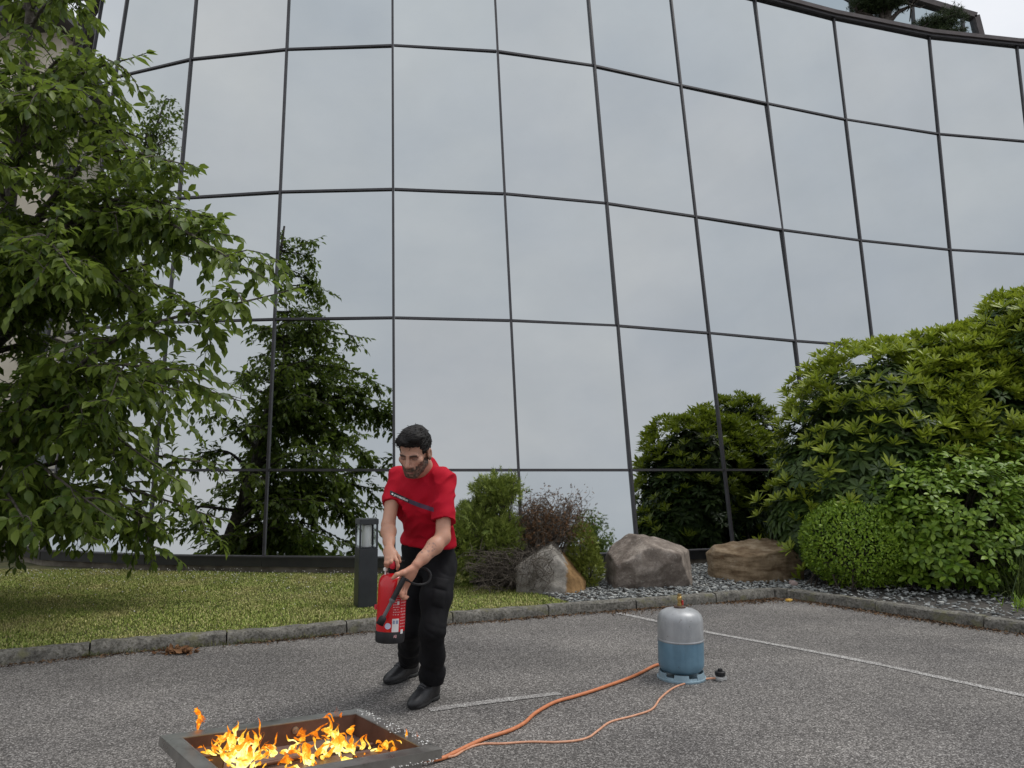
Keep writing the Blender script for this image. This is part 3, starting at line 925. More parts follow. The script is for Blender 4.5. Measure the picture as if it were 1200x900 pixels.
r = np.random.default_rng(61)
TUFT = leaf_mat('strap_leaf', (.035, .06, .016), (.10, .13, .035), .5, .2)
tuft('dark tuft of long strap leaves below the broadleaf bush', 'strap_leaf_plant', (5.62, 8.2), 420, .75, .14, TUFT, r)
tuft('low bright green tuft beside the kerb at the right edge', 'grass_tuft', (5.32, 7.55), 700, .2, .13, BB_LEAF, r)

# ---- scale leaved conifer shrub, the withered shrub and the yellowish clump beside it
def sprig_template(seed, n=7, L=1.0):
    r = np.random.default_rng(seed); V_, F_ = [], []; b = 0
    for i in range(n):
        t = .15 + .8 * i / n
        s = 1 if i % 2 else -1
        d = unit(np.array([s * r.uniform(.5, .9), r.uniform(.6, 1), r.uniform(-.3, .4)])); p = np.array([0, t * .7, 0])
        l_ = L * .45 * (1.1 - .5 * t); w = .045
        q = unit(np.cross(d, [0, 0, 1.])) * w
        V_ += [p - q, p + q, p + d * l_]; F_.append((b, b + 1, b + 2)); b += 3
    w = .035
    V_ += [np.array([-w, 0, 0]), np.array([w, 0, 0]), np.array([0, 1.0, 0])]; F_.append((b, b + 1, b + 2))
    return np.array(V_), np.array(F_)
cs = empty('conifer_shrub', (-.2, 9.0, .08), 'rounded green conifer shrub with a topknot just behind the standing man', 'shrub')
r = np.random.default_rng(71)
CO_LEAF = leaf_mat('conifer_green', (.085, .135, .020), (.300, .350, .075), .55, .2, (.15, .2, .03), spec=.3)
CS = [((-.16, 9.0, 1.17), (.25, .22, .14)), ((.02, 9.0, 1.13), (.14, .18, .11)), ((-.46, 9.0, .72), (.27, .28, .30)), ((-.13, 8.92, .64), (.20, .24, .27)), ((-.60, 8.9, .46), (.24, .26, .34)), ((-.36, 8.82, .50), (.26, .22, .24)), ((-.64, 9.05, .82), (.20, .22, .20)), ((-.55, 8.8, .28), (.30, .22, .20)), ((-.2, 8.85, .40), (.2, .2, .2))]
SV, SF = sprig_template(1)
P, Nn = on_envelope(CS, 4200, r, .45, .12)
P += r.normal(0, .045, P.shape)
d = unit(Nn * .8 + np.array([0, 0, .5]) + r.normal(0, .45, P.shape))
V, F = scatter(SV, SF, P, frames(d, r.normal(size=P.shape)), .12 * r.uniform(.6, 1.3, len(P)))
tag(link('foliage', np_mesh('foliage', V, F, CO_LEAF), cs), kind='stuff')
stems(cs, (-.25, 9.05, .05), P, 120, r, .016, BARK, spread=.12)
DRY = leaf_mat('withered_brown', (.055, .028, .014), (.20, .115, .06), .8, .1, (.2, .1, .05), spec=.15)
ds = empty('withered_shrub', (.3, 9.1, .08), 'half dead shrub of bare twigs and rusty brown sprays behind the pale rock', 'shrub')
r = np.random.default_rng(73)
T = []
tips = []
for i in range(620):
    b = np.array([.18 + r.normal(0, .16), 9.05 + r.normal(0, .1), .06])
    right = r.random() < .55
    if right: tip = np.array([r.uniform(.05, .84), 9.05 + r.normal(0, .2), r.uniform(.62, 1.12)])
    else: tip = np.array([r.uniform(-.5, .46), 8.42 + r.normal(0, .14), r.uniform(.12, .58)])
    mid = (b + tip) / 2 + r.normal(0, .07, 3) + np.array([0, 0, .06])
    Pp = smooth_path([b, mid, tip], 5)
    T.append((Pp, np.linspace(.0065, .0014, len(Pp)), 4)); tips.append((Pp, right))
    for q in range(6):
        k = r.integers(4, len(Pp)); dd = unit(Pp[k] - Pp[k - 1] + r.normal(0, .65, 3)); e = Pp[k] + dd * r.uniform(.06, .2)
        T.append((np.array([Pp[k], (Pp[k] + e) / 2 + r.normal(0, .012, 3), e]), np.array([.0026, .0018, .0010]), 3))
        tips.append((np.array([Pp[k], e]), right))
tag(link('twigs', tubes_mesh('twigs', T, simple('dead_twig', (.055, .045, .036), (.14, .115, .09), .9, 30)), ds), kind='stuff')
pp = np.array([t[0][-1] for t in tips if t[1] and t[0][-1][2] > .62 and t[0][-1][0] > .12] )
pp = np.repeat(pp, 3, 0); pp = pp + r.normal(0, .03, pp.shape)
V, F = scatter(SV, SF, pp, frames(unit(r.normal(size=pp.shape) + np.array([0, 0, .5])), r.normal(size=pp.shape)), .05 * r.uniform(.6, 1.3, len(pp)))
tag(link('dead_sprays', np_mesh('dead_sprays', V, F, DRY), ds), kind='stuff')
yc = empty('yellow_conifer_clump', (.83, 9.0, .08), 'narrow yellow green conifer clump right of the pale rock', 'shrub')
YC = [((.82, 8.95, .50), (.17, .2, .30)), ((.90, 8.92, .30), (.16, .18, .24))]
P, Nn = on_envelope(YC, 2200, r, .4, .1)
d = unit(Nn * .7 + np.array([0, 0, .7]) + r.normal(0, .45, P.shape))
YEL = leaf_mat('conifer_yellow_green', (.10, .140, .018), (.26, .29, .055), .55, .2, (.17, .2, .03), spec=.3)
V, F = scatter(SV, SF, P, frames(d, r.normal(size=P.shape)), .075 * r.uniform(.6, 1.3, len(P)))
tag(link('foliage', np_mesh('foliage', V, F, YEL), yc), kind='stuff')
stems(yc, (.83, 9.0, .05), P, 40, r, .008, BARK, spread=.06)

# ---- roof garden pines
PINE = leaf_mat('pine_needles', (.012, .026, .010), (.05, .075, .022), .6, .1, spec=.3)
def needle_tuft(seed, n=14):
    r = np.random.default_rng(seed); V_, F_ = [], []; b = 0
    for i in range(n):
        d = unit(r.normal(size=3) + np.array([0, 0, .6])); q = unit(np.cross(d, r.normal(size=3))) * .05
        V_ += [-q, q, d * r.uniform(.7, 1)]; F_.append((b, b + 1, b + 2)); b += 3
    return np.array(V_), np.array(F_)
NV, NF = needle_tuft(3)
def pine(label, base, trunk, pads, n, size, group=None):
    trunk = [(a * 1.026, b_ + .4, c_ + .03) for a, b_, c_ in trunk]; pads = [((c[0] * 1.026, c[1] + .4, c[2] + .03), q) for c, q in pads]
    o = empty('pine_tree', base, label, 'tree', group)
    r = np.random.default_rng(len(label))
    tp = smooth_path(trunk, 6)
    link('trunk', np_mesh('trunk', *tube_np(tp, np.linspace(.17, .06, len(tp)), 8), BARK, True), o)
    T = []
    for c, q in pads:
        a = tp[int(len(tp) * .55)]
        T.append((smooth_path([a, (a + np.array(c)) / 2 + np.array([0, 0, .1]), np.array(c)], 5), np.linspace(.07, .02, 11), 6))
        for k in range(12):
            e = np.array(c) + r.normal(0, .5, 3) * np.array(q)
            T.append((np.array([c, (np.array(c) + e) / 2 + r.normal(0, .04, 3), e]), np.array([.025, .018, .01]), 4))
    tag(link('branches', tubes_mesh('branches', T, BARK), o), kind='stuff')
    P, Nn = on_envelope(pads, n, r, .6, 10.4)
    P += r.normal(0, .06, P.shape)
    V, F = scatter(NV, NF, P, frames(unit(Nn + np.array([0, 0, .7])), r.normal(size=P.shape)), size * r.uniform(.6, 1.2, len(P)))
    tag(link('crown', np_mesh('crown', V, F, PINE), o), kind='stuff')
PY = .4
pine('dark roof pine with a forked trunk rising over the parapet', (8.1, 15.3 + PY, 10.5), [(8.06, 15.3, 10.45), (8.08, 15.25, 11.0), (8.16, 15.2, 11.35), (8.3, 15.2, 11.9)],
     [((7.55, 15.2, 11.62), (.42, .4, .17)), ((8.0, 15.15, 11.85), (.6, .5, .22)), ((8.75, 15.2, 11.78), (.42, .4, .16)), ((7.62, 15.1, 11.36), (.22, .25, .08)), ((8.3, 15.3, 12.4), (.9, .6, .4))], 2600, .10)
pine('flat topped roof pine leaning right over the parapet', (8.75, 15.4, 10.5), [(8.5, 15.05, 10.45), (8.6, 15.0, 10.85), (8.9, 15.0, 11.05), (9.2, 15.0, 11.25)],
     [((9.05, 14.95, 11.12), (.42, .35, .14)), ((9.42, 14.95, 11.32), (.32, .3, .18)), ((8.72, 14.9, 11.02), (.22, .25, .09)), ((9.2, 14.85, 10.86), (.50, .25, .06))], 2000, .09)
def roof_bush(label, ells, n, base):
    o = empty('roof_shrub', base, label, 'shrub')
    r = np.random.default_rng(n)
    P, Nn = on_envelope(ells, n, r, .5, 10.4)
    V, F = scatter(NV, NF, P, frames(unit(Nn + np.array([0, 0, .7])), r.normal(size=P.shape)), .08 * r.uniform(.6, 1.3, len(P)))
    tag(link('foliage', np_mesh('foliage', V, F, CO_LEAF if 'low' not in label else PINE), o), kind='stuff')
    stems(o, base, P, 20, r, .015, spread=.06)
roof_bush('thin green shrub on the roof edge at the far right', [((11.6, 15.9, 10.76), (.42, .3, .15)), ((12.0, 15.9, 10.90), (.42, .3, .2))], 420, (11.75, 15.95, 10.5))
roof_bush('low dark shrub on the roof edge left of the pines', [((6.95, 14.9, 10.88), (.25, .25, .2))], 160, (6.95, 14.9, 10.5))

# ---- a car park tree the mirrored wall shows, and one added for its reflection
def slender_tree(label, base, h, crown, n, size, mat):
    o = empty('slender_tree', base, label, 'tree')
    r = np.random.default_rng(n)
    tp = smooth_path([np.array(base) + np.array([0, 0, .0]), np.array(base) + np.array([.1, .05, h * .4]), np.array(base) + np.array([0, .1, h])], 8)
    link('trunk', np_mesh('trunk', *tube_np(tp, np.linspace(.14, .02, len(tp)), 8), BARK, True), o)
    P, Nn = on_envelope(crown, n, r, .85, .5)
    T = [(np.array([tp[min(len(tp) - 1, int(len(tp) * max(.2, (p[2] - .5) / h)))], p * .6 + tp[min(len(tp) - 1, int(len(tp) * max(.2, p[2] / h)))] * .4, p]), np.array([.02, .012, .005]), 4) for p in P[:60]]
    tag(link('branches', tubes_mesh('branches', T, BARK), o), kind='stuff')
    cl = (vnoise(P[:, [0, 2]] + 40, 1.6, 2) + .35 * vnoise(P[:, [1, 2]] + 9, 2.5, 3)) > .52
    P = P[cl]
    d = unit(r.normal(size=P.shape) + np.array([0, 0, -.9]))
    V, F = scatter(TVl, TFl, P, frames(d, r.normal(size=P.shape)), size * r.uniform(.6, 1.3, len(P)))
    tag(link('foliage', np_mesh('foliage', V, F, mat, True), o), kind='stuff')
slender_tree('weeping tree mirrored small and dark in the glass right of the withered shrub', (19.6, -18.0, 0), 9.0, [((19.6, -18.0, 7.2), (1.25, 1.25, 1.9)), ((19.3, -18.0, 5.2), (1.4, 1.4, 1.6))], 4200, .22, TREE_LEAF)
slender_tree('added slender tree mirrored high in the glass beside the leafy tree', (-12.2, 9.6, 0), 12.4, [((-12.2, 9.6, 11.0), (.75, .75, 1.5)), ((-12.1, 9.5, 9.4), (.9, .9, 1.2))], 3000, .12, TREE_LEAF)  # out of view, added to give the glass a high reflection
# ------------------------------------------------------------------ measured points: image position + distance in metres -> place
def at(x, y, Y):
    u = (x - 600) / 870; v = (450 - y) / 870
    d = np.array([u, _c - v * _s, _s + v * _c]); return CAMV + d * (Y / d[1])
def ground(x, y, z=0.):
    u = (x - 600) / 870; v = (450 - y) / 870
    d = np.array([u, _c - v * _s, _s + v * _c]); return CAMV + d * ((z - CAMZ) / d[2])

# ------------------------------------------------------------------ distance fields -> one clean surface
def nz3(P, scale, seed=0):
    r = np.random.default_rng(seed); G = r.random((32, 32, 32)).astype(np.float32)
    q = P * scale + 100; i = np.floor(q).astype(int); f = q - i; f = f * f * (3 - 2 * f); i %= 32; j = (i + 1) % 32
    x, y, z = f[..., 0], f[..., 1], f[..., 2]
    g = lambda a, b, c: G[a[..., 0], b[..., 1], c[..., 2]]
    return (((g(i, i, i) * (1 - x) + g(j, i, i) * x) * (1 - y) + (g(i, j, i) * (1 - x) + g(j, j, i) * x) * y) * (1 - z)
            + ((g(i, i, j) * (1 - x) + g(j, i, j) * x) * (1 - y) + (g(i, j, j) * (1 - x) + g(j, j, j) * x) * y) * z)
class Field:
    def __init__(self, lo, hi, h):
        self.lo, self.h = np.array(lo, float), h
        self.n = np.ceil((np.array(hi) - self.lo) / h).astype(int) + 1
        self.f = np.full(self.n, .3, np.float32)
    def sub(self, lo, hi):
        a = np.clip(np.floor((np.array(lo) - self.lo) / self.h).astype(int), 0, self.n - 1)
        b = np.clip(np.ceil((np.array(hi) - self.lo) / self.h).astype(int) + 1, 1, self.n)
        sl = tuple(slice(x, y) for x, y in zip(a, b))
        ax = [self.lo[i] + self.h * np.arange(a[i], b[i]) for i in range(3)]
        P = np.stack(np.meshgrid(*ax, indexing='ij'), -1)
        return sl, P
    def merge(self, sl, d, k, op):
        a = self.f[sl]
        if op == 'add':
            if k <= 0: r = np.minimum(a, d)
            else:
                hh = np.clip(.5 + .5 * (a - d) / k, 0, 1); r = a * (1 - hh) + d * hh - k * hh * (1 - hh)
        else:
            d = -d
            if k <= 0: r = np.maximum(a, d)
            else:
                hh = np.clip(.5 - .5 * (a - d) / k, 0, 1); r = a * (1 - hh) + d * hh + k * hh * (1 - hh)
        self.f[sl] = r
    def cone(self, a, b, r1, r2, k=.02, op='add'):
        a, b = np.array(a, float), np.array(b, float); m = max(r1, r2) + k + 3 * self.h
        sl, P = self.sub(np.minimum(a, b) - m, np.maximum(a, b) + m)
        ab = b - a; t = np.clip(((P - a) @ ab) / (ab @ ab + 1e-12), 0, 1)
        d = np.linalg.norm(P - a - t[..., None] * ab, axis=-1) - (r1 + (r2 - r1) * t)
        self.merge(sl, d, k, op)
    def chain(self, pts, rad, k=.02):
        for i in range(len(pts) - 1): self.cone(pts[i], pts[i + 1], rad[i], rad[i + 1], k)
    def ell(self, c, q, M=None, k=.02, op='add'):
        c, q = np.array(c, float), np.array(q, float); m = q.max() + k + 3 * self.h
        sl, P = self.sub(c - m, c + m)
        L = P - c
        if M is not None: L = L @ np.array(M)
        k0 = np.linalg.norm(L / q, axis=-1); k1 = np.linalg.norm(L / (q * q), axis=-1) + 1e-9
        self.merge(sl, np.where(k0 < .02, -q.min(), k0 * (k0 - 1) / k1), k, op)
    def rbox(self, c, q, rr, M=None, k=.01, op='add'):
        c, q = np.array(c, float), np.array(q, float); m = np.linalg.norm(q) + k + 3 * self.h
        sl, P = self.sub(c - m, c + m); L = P - c
        if M is not None: L = L @ np.array(M)
        e = np.abs(L) - (q - rr)
        self.merge(sl, np.linalg.norm(np.maximum(e, 0), axis=-1) + np.minimum(e.max(-1), 0) - rr, k, op)
    def cut(self, p, nrm_, k=.0):
        """remove everything on the side nrm_ points to"""
        sl, P = self.sub(self.lo, self.lo + self.h * self.n)
        d = ((P - np.array(p)) @ unit(nrm_)); self.f = np.maximum(self.f, d) if k <= 0 else self.f
        if k > 0: self.merge(sl, -d, k, 'sub')
    def mesh(self, smooth=1):
        f, h = self.f, self.h
        s = f < 0
        cnt = sum(s[i:s.shape[0] - 1 + i, j:s.shape[1] - 1 + j, k:s.shape[2] - 1 + k].astype(np.int8) for i in (0, 1) for j in (0, 1) for k in (0, 1))
        C = np.argwhere((cnt > 0) & (cnt < 8))
        idx = np.full(cnt.shape, -1, np.int64); idx[tuple(C.T)] = np.arange(len(C))
        acc = np.zeros((len(C), 3)); num = np.zeros(len(C))
        cor = [(i, j, k) for i in (0, 1) for j in (0, 1) for k in (0, 1)]
        val = {c: f[C[:, 0] + c[0], C[:, 1] + c[1], C[:, 2] + c[2]] for c in cor}
        for c in cor:
            for ax in range(3):
                if c[ax] == 0:
                    e = list(c); e[ax] = 1; e = tuple(e)
                    a, b = val[c], val[e]; m = (a < 0) != (b < 0)
                    t = np.where(m, a / (a - b + 1e-20), 0)
                    p = np.tile(np.array(c, float), (len(C), 1)); p[:, ax] = t
                    acc[m] += p[m]; num[m] += 1
        V = (C + acc / num[:, None]) * h + self.lo
        Fs = []
        for ax in range(3):
            o1, o2 = [(1, 2), (2, 0), (0, 1)][ax]
            sh = [slice(None)] * 3; sh2 = [slice(None)] * 3
            sh[ax] = slice(0, -1); sh2[ax] = slice(1, None)
            A, B = s[tuple(sh)], s[tuple(sh2)]
            E = np.argwhere(A != B)
            E = E[(E[:, o1] > 0) & (E[:, o2] > 0) & (E[:, o1] < idx.shape[o1]) & (E[:, o2] < idx.shape[o2])]
            def cell(d1, d2):
                q = E.copy(); q[:, o1] -= d1; q[:, o2] -= d2; return idx[tuple(q.T)]
            Q = np.stack([cell(1, 1), cell(0, 1), cell(0, 0), cell(1, 0)], 1)
            flip = ~A[tuple(E.T)]
            Q[flip] = Q[flip][:, ::-1]
            Fs.append(Q[(Q >= 0).all(1)])
        F = np.vstack(Fs)
        for _ in range(smooth):
            S_ = np.zeros_like(V); n_ = np.zeros(len(V))
            for i in range(4):
                a, b = F[:, i], F[:, (i + 1) % 4]
                for q in range(3): S_[:, q] += np.bincount(a, V[b, q], len(V)) + np.bincount(b, V[a, q], len(V))
                n_ += np.bincount(a, minlength=len(V)) + np.bincount(b, minlength=len(V))
            V = .5 * V + .5 * S_ / np.maximum(n_, 1)[:, None]
        return V, F
def vnormals(V, F):
    n_ = np.cross(V[F[:, 2]] - V[F[:, 0]], V[F[:, 3]] - V[F[:, 1]])
    out = np.zeros_like(V)
    for i in range(4):
        for q in range(3): out[:, q] += np.bincount(F[:, i], n_[:, q], len(V))
    return unit(out)

# ------------------------------------------------------------------ boulders
def rock(label, c, half, cuts, seed, mat, parent_z=.08, rz=0.0, h=.02, amp=.03):
    o = empty('boulder', (c[0], c[1], parent_z), label, 'rock', None)
    Mz = np.array([[math.cos(rz), math.sin(rz), 0], [-math.sin(rz), math.cos(rz), 0], [0, 0, 1]]).T
    half = np.array(half)
    f = Field(np.array(c) - half.max() * 1.5, np.array(c) + half.max() * 1.5, h)
    f.rbox(c, half, min(half) * .05, Mz, 0)
    rk = np.random.default_rng(seed)
    for _ in range(9):
        n0 = unit(rk.normal(size=3) * np.array([1, 1, .8])); f.cut(np.array(c) + Mz @ (n0 * (np.abs(n0) @ half) * rk.uniform(.70, .84)), Mz @ n0)
    for (n_, d_) in cuts:
        nn = Mz @ unit(np.array(n_)); f.cut(np.array(c) + nn * d_, nn)
    sl, P = f.sub(f.lo, f.lo + f.h * f.n)
    f.f += ((nz3(P, 5, seed) - .5) * amp * .7 + (nz3(P, 13, seed + 1) - .5) * amp * .6 + np.abs(nz3(P, 26, seed + 2) - .5) * amp * .5).astype(np.float32)
    V, F = f.mesh(0)
    link('stone', np_mesh('stone', V, F, mat, True), o)
    return o
def rock_mat(name, stops, sc, stripes=None, spots=None, side=None):
    m, n, l, b = new_mat(name)
    c = ramp(n, l, noise_fac(n, l, sc, 9, .72), stops)
    if stripes:
        c2 = ramp(n, l, noise_fac(n, l, 3, 5, .6, stretch=stripes[0]), stripes[1])
        c = mixc(n, l, 1.0, c, c2, 'MULTIPLY')
    if spots:
        c = mixc(n, l, ramp(n, l, noise_fac(n, l, spots[0], 5, .7), [(spots[1], (0, 0, 0)), (spots[1] + .06, (1, 1, 1))]), c, spots[2])
    if side:
        t_ = N(n, 'TexCoord'); sp_ = N(n, 'SeparateXYZ'); l.new(t_.outputs['Object'], sp_.inputs[0])
        w_ = N(n, 'Math', operation='MULTIPLY_ADD'); l.new(noise_fac(n, l, 5, 5, .6), w_.inputs[0]); w_.inputs[1].default_value = .22; l.new(sp_.outputs[0], w_.inputs[2])
        c = mixc(n, l, ramp(n, l, w_.outputs[0], [(side[0], (0, 0, 0)), (side[0] + .03, (1, 1, 1))]), c, mixc(n, l, 1.0, c, side[1], 'MULTIPLY'))
    l.new(c, b.inputs['Base Color']); b.inputs['Roughness'].default_value = .9; b.inputs['Specular IOR Level'].default_value = .25
    bump(n, l, b, noise_fac(n, l, 34, 9, .75), .8, .02)
    return m
PALE = rock_mat('pale_granite', [(.3, (.16, .145, .125)), (.5, (.29, .275, .25)), (.7, (.42, .40, .37))], 7, ((.8, .8, 2.5), [(.3, (.75, .72, .68)), (.6, (1.05, 1.03, 1.0))]), None, (.70, (.85, .55, .27)))
RED = rock_mat('lichen_speckled_granite', [(.28, (.10, .085, .075)), (.5, (.22, .19, .165)), (.68, (.38, .345, .31))], 8, ((.5, .5, .9), [(.35, (.7, .66, .64)), (.6, (1.1, 1.07, 1.04))]), (30, .62, (.42, .40, .36)))
TAN = rock_mat('rusty_layered_stone', [(.3, (.13, .095, .06)), (.5, (.24, .18, .115)), (.72, (.34, .285, .21))], 6, ((1.2, 1.2, 7), [(.36, (.55, .48, .42)), (.55, (1.1, 1.08, 1.05))]), (1.8, .60, (.13, .07, .035)))
rock('pale sloping boulder with a rusty lower corner half hidden by dead twigs', (.46, 8.72, .28), (.38, .30, .42), [((.72, -.1, .62), .20), ((-.45, -.1, .85), .28), ((.9, -.35, .25), .30), ((.1, -.9, .35), .24)], 3, PALE, rz=-.15)
rock('big blocky speckled granite boulder on the slate bed', (1.66, 9.0, .34), (.50, .34, .33), [((.25, -.15, .95), .26), ((-.5, -.2, .8), .33), ((.85, -.5, .12), .40), ((.2, -.9, -.45), .30), ((.7, -.7, -.1), .42)], 13, RED, rz=.10, amp=.034)
rock('long low tan boulder with rusty layers beside the clipped ball bush', (3.12, 9.55, .27), (.60, .30, .29), [((-.1, -.2, .95), .22), ((-.8, -.6, .1), .46), ((.75, -.6, .15), .48), ((.25, -.95, -.1), .26), ((.4, -.5, .75), .36)], 23, TAN, rz=.14)
CM = simple('pebble_stone', (.12, .11, .10), (.26, .24, .22), .85, 20, bmp=.3)
rock('small pinkish stone lying on the slate beside the tan boulder', (3.33, 9.0, .115), (.05, .04, .03), [((.4, 0, .8), .03)], 33, simple('pink_stone', (.30, .22, .20), (.42, .33, .30), .8, 20), h=.008, amp=.008)

# ------------------------------------------------------------------ bollard light
bo = empty('bollard_light', (-1.475, 7.66, .09), 'dark grey square bollard light standing in the lawn behind the extinguisher', 'bollard light')
bo.rotation_euler = (0, 0, R(25))
BOL = simple('anthracite_paint', (.018, .021, .024), (.028, .032, .036), .38, 6)
Mb = parent_matrix(bo)
def bolb(c, s, name, mat, bevel=.004, par=None):
    q = MB().box(c, s).build(name, mat, None, bevel=bevel); q.parent = par or bo; return q
bolb((0, 0, .285), (.19, .19, .57), 'post', BOL)
bolb((0, 0, .835), (.195, .195, .055), 'cap', BOL)
bolb((0, 0, .574), (.17, .17, .012), 'lantern_base', BOL, .002)
for i in (-1, 1):
    for j in (-1, 1): bolb((i * .085, j * .085, .69), (.018, .018, .236), 'corner_post', BOL, .002)
DIFF = simple('milky_diffuser', (.78, .79, .78), None, .35)
q = MB().lathe([(.045, .582), (.048, .59), (.048, .79), (.045, .80)], 24).build('diffuser', DIFF, None, True); q.parent = bo
bolb((.055, .03, .69), (.012, .012, .22), 'lamp_rod', BOL, .001)
mg, n, l, b = new_mat('clear_lantern_glass')
b.inputs['Base Color'].default_value = (.92, .94, .94, 1); b.inputs['Roughness'].default_value = .03
b.inputs['Transmission Weight'].default_value = 1.0; b.inputs['IOR'].default_value = 1.12
for c_, s_ in (((0, -.09, .69), (.148, .004, .226)), ((0, .09, .69), (.148, .004, .226)), ((-.09, 0, .69), (.004, .148, .226)), ((.09, 0, .69), (.004, .148, .226))):
    bolb(c_, s_, 'lantern_pane', mg, 0)

# ------------------------------------------------------------------ gas bottle
gb = empty('gas_bottle', (1.187, 5.40, 0), 'dented gas bottle grey above and blue below standing on the asphalt', 'gas bottle')
def worn(name, c1, c2, chip, lo=.70):
    m, n, l, b = new_mat(name)
    c = ramp(n, l, noise_fac(n, l, 7, 6, .65), [(.3, c1), (.7, c2)])
    f = ramp(n, l, noise_fac(n, l, 38, 6, .75, stretch=(1, 1, .8)), [(lo, (0, 0, 0)), (lo + .03, (1, 1, 1))])
    c = mixc(n, l, f, c, chip)
    s = ramp(n, l, noise_fac(n, l, 9, 4, .6, stretch=(1.5, 1.5, .35)), [(.4, (.86, .86, .86)), (.65, (1.05, 1.05, 1.05))])
    c = mixc(n, l, 1.0, c, s, 'MULTIPLY')
    l.new(c, b.inputs['Base Color']); b.inputs['Roughness'].default_value = .42; b.inputs['Metallic'].default_value = .15
    bump(n, l, b, noise_fac(n, l, 12, 3), .15, .01)
    return m
GB1 = worn('worn_silver_paint', (.28, .29, .30), (.38, .39, .40), (.13, .10, .085), .63)
GB2 = worn('worn_blue_paint', (.105, .205, .285), (.15, .265, .35), (.07, .10, .13), .64)
GB3 = worn('pale_blue_paint', (.20, .30, .36), (.28, .38, .44), (.10, .09, .08), .68)
def lat(prof, name, mat, par, n=40, c=None, M=None):
    q = MB().lathe(prof, n, c or (0, 0, 0), M).build(name, mat, None, True); q.parent = par; return q
lat([(.158, .262), (.1585, .30), (.158, .395), (.154, .415), (.145, .436), (.128, .454), (.10, .468), (.06, .477), (.03, .480), (.002, .480)], 'upper_shell', GB1, gb, 48)
lat([(.09, .046), (.128, .052), (.147, .068), (.1565, .09), (.158, .12), (.158, .262)], 'lower_shell', GB2, gb, 48)
lat([(.1588, .258), (.1618, .262), (.1618, .267), (.1588, .271)], 'weld_seam', GB1, gb, 48)
# foot ring with notched openings
mb = MB()
nseg = 60
for i in range(nseg):
    a0, a1 = 2 * math.pi * i / nseg, 2 * math.pi * (i + 1) / nseg
    hi = .052 if (i % 10) < 6 else .030
    P_ = []
    for z, rr in ((0.0, .166), (hi, .156)):
        for a in (a0, a1):
            for dr in (0, -.006): P_.append(((rr + dr) * math.cos(a), (rr + dr) * math.sin(a), z))
    mb.add(P_, [(0, 2, 6, 4), (1, 5, 7, 3), (4, 6, 7, 5), (0, 1, 3, 2), (0, 4, 5, 1), (2, 3, 7, 6)])
q = mb.build('foot_ring', GB3, None); q.parent = gb
lat([(.168, .000), (.170, .004), (.168, .014), (.163, .016)], 'foot_rim', GB3, gb, 48)
BRASS = simple('dull_brass', (.30, .20, .07), (.46, .32, .12), .4, 30, metallic=.7)
RUST = simple('rusty_collar', (.05, .035, .03), (.13, .075, .05), .8, 30)
lat([(.040, .474), (.042, .478), (.042, .487), (.036, .490), (.002, .490)], 'collar', RUST, gb, 24)
va = lat([(.017, .488), (.017, .505), (.013, .508), (.013, .53), (.018, .533), (.018, .552), (.014, .556), (.014, .572), (.002, .572)], 'valve', BRASS, gb, 20)
q = MB().lathe([(.0, 0), (.012, 0), (.012, .04), (.008, .042)], 14, (0, 0, .541), Matrix.Rotation(R(90), 3, 'X') @ Matrix.Rotation(R(-20), 3, 'Y')).build('outlet', BRASS, None, True); q.parent = va
q = MB().lathe([(.0, 0), (.007, 0), (.007, .03), (.004, .032)], 10, (.018, -.010, .498)).build('seal_tab', simple('red_plastic', (.42, .03, .02), None, .5), None, True); q.parent = va

# regulator lying on the ground
rg = empty('gas_regulator', (1.435, 5.33, 0), 'small gas regulator with black knob lying on the asphalt beside the gas bottle', 'regulator')
ZINC = simple('cast_zinc', (.40, .40, .39), (.56, .56, .55), .5, 30, metallic=.3)
BLK = simple('black_plastic', (.010, .010, .011), (.016, .016, .018), .55, 20, spec=.3)
q = MB().lathe([(.0, .0), (.026, .002), (.030, .012), (.030, .022), (.022, .030), (.0, .031)], 24, (0, 0, 0)).build('housing', ZINC, None, True); q.parent = rg
q = MB().box((.028, -.004, .018), (.04, .026, .026)).build('union_nut', ZINC, None, bevel=.004); q.parent = rg
q = MB().lathe([(.0, .03), (.034, .032), (.036, .038), (.036, .058), (.03, .062), (.0, .063)], 12, (.006, .004, 0)).build('knob', BLK, None); q.parent = rg
q = MB().lathe([(.0, .062), (.018, .062), (.016, .078), (.0, .08)], 12, (.006, .004, 0)).build('knob_cap', BLK, None, True); q.parent = rg

# hoses
ORANGE = simple('orange_rubber_hose', (.46, .145, .055), (.56, .20, .085), .5, 40)
PALEO = simple('dusty_orange_hose', (.50, .24, .14), (.62, .32, .20), .6, 40)
def hose(name, label, pts, rad, mat):
    P = smooth_path(pts, 12)
    P[:, 2] = np.maximum(P[:, 2], rad)
    P[:, :2] += np.stack([vnoise(P * 3 + 7, 1.0, 4) - .5, vnoise(P * 3 + 31, 1.0, 5) - .5], 1) * .012
    V, F = tube_np(P, rad, 10)
    return tag(link(name, np_mesh(name, V, F, mat, True)), label, 'hose')
th = hose('gas_hose', 'thick orange gas hose curving from behind the gas bottle to the fire tray',
     [(1.32, 5.72, .013), (1.2, 5.74, .013), (1.08, 5.70, .013), (.93, 5.50, .013), (.80, 5.34, .013), (.56, 5.08, .013), (.40, 4.93, .013), (.27, 4.81, .013), (.14, 4.60, .013), (.07, 4.43, .013), (-.02, 4.30, .013), (-.14, 4.19, .013), (-.22, 4.09, .013), (-.29, 3.99, .013), (-.355, 3.905, .014), (-.44, 3.84, .03), (-.54, 3.78, .06)], .0105, ORANGE)
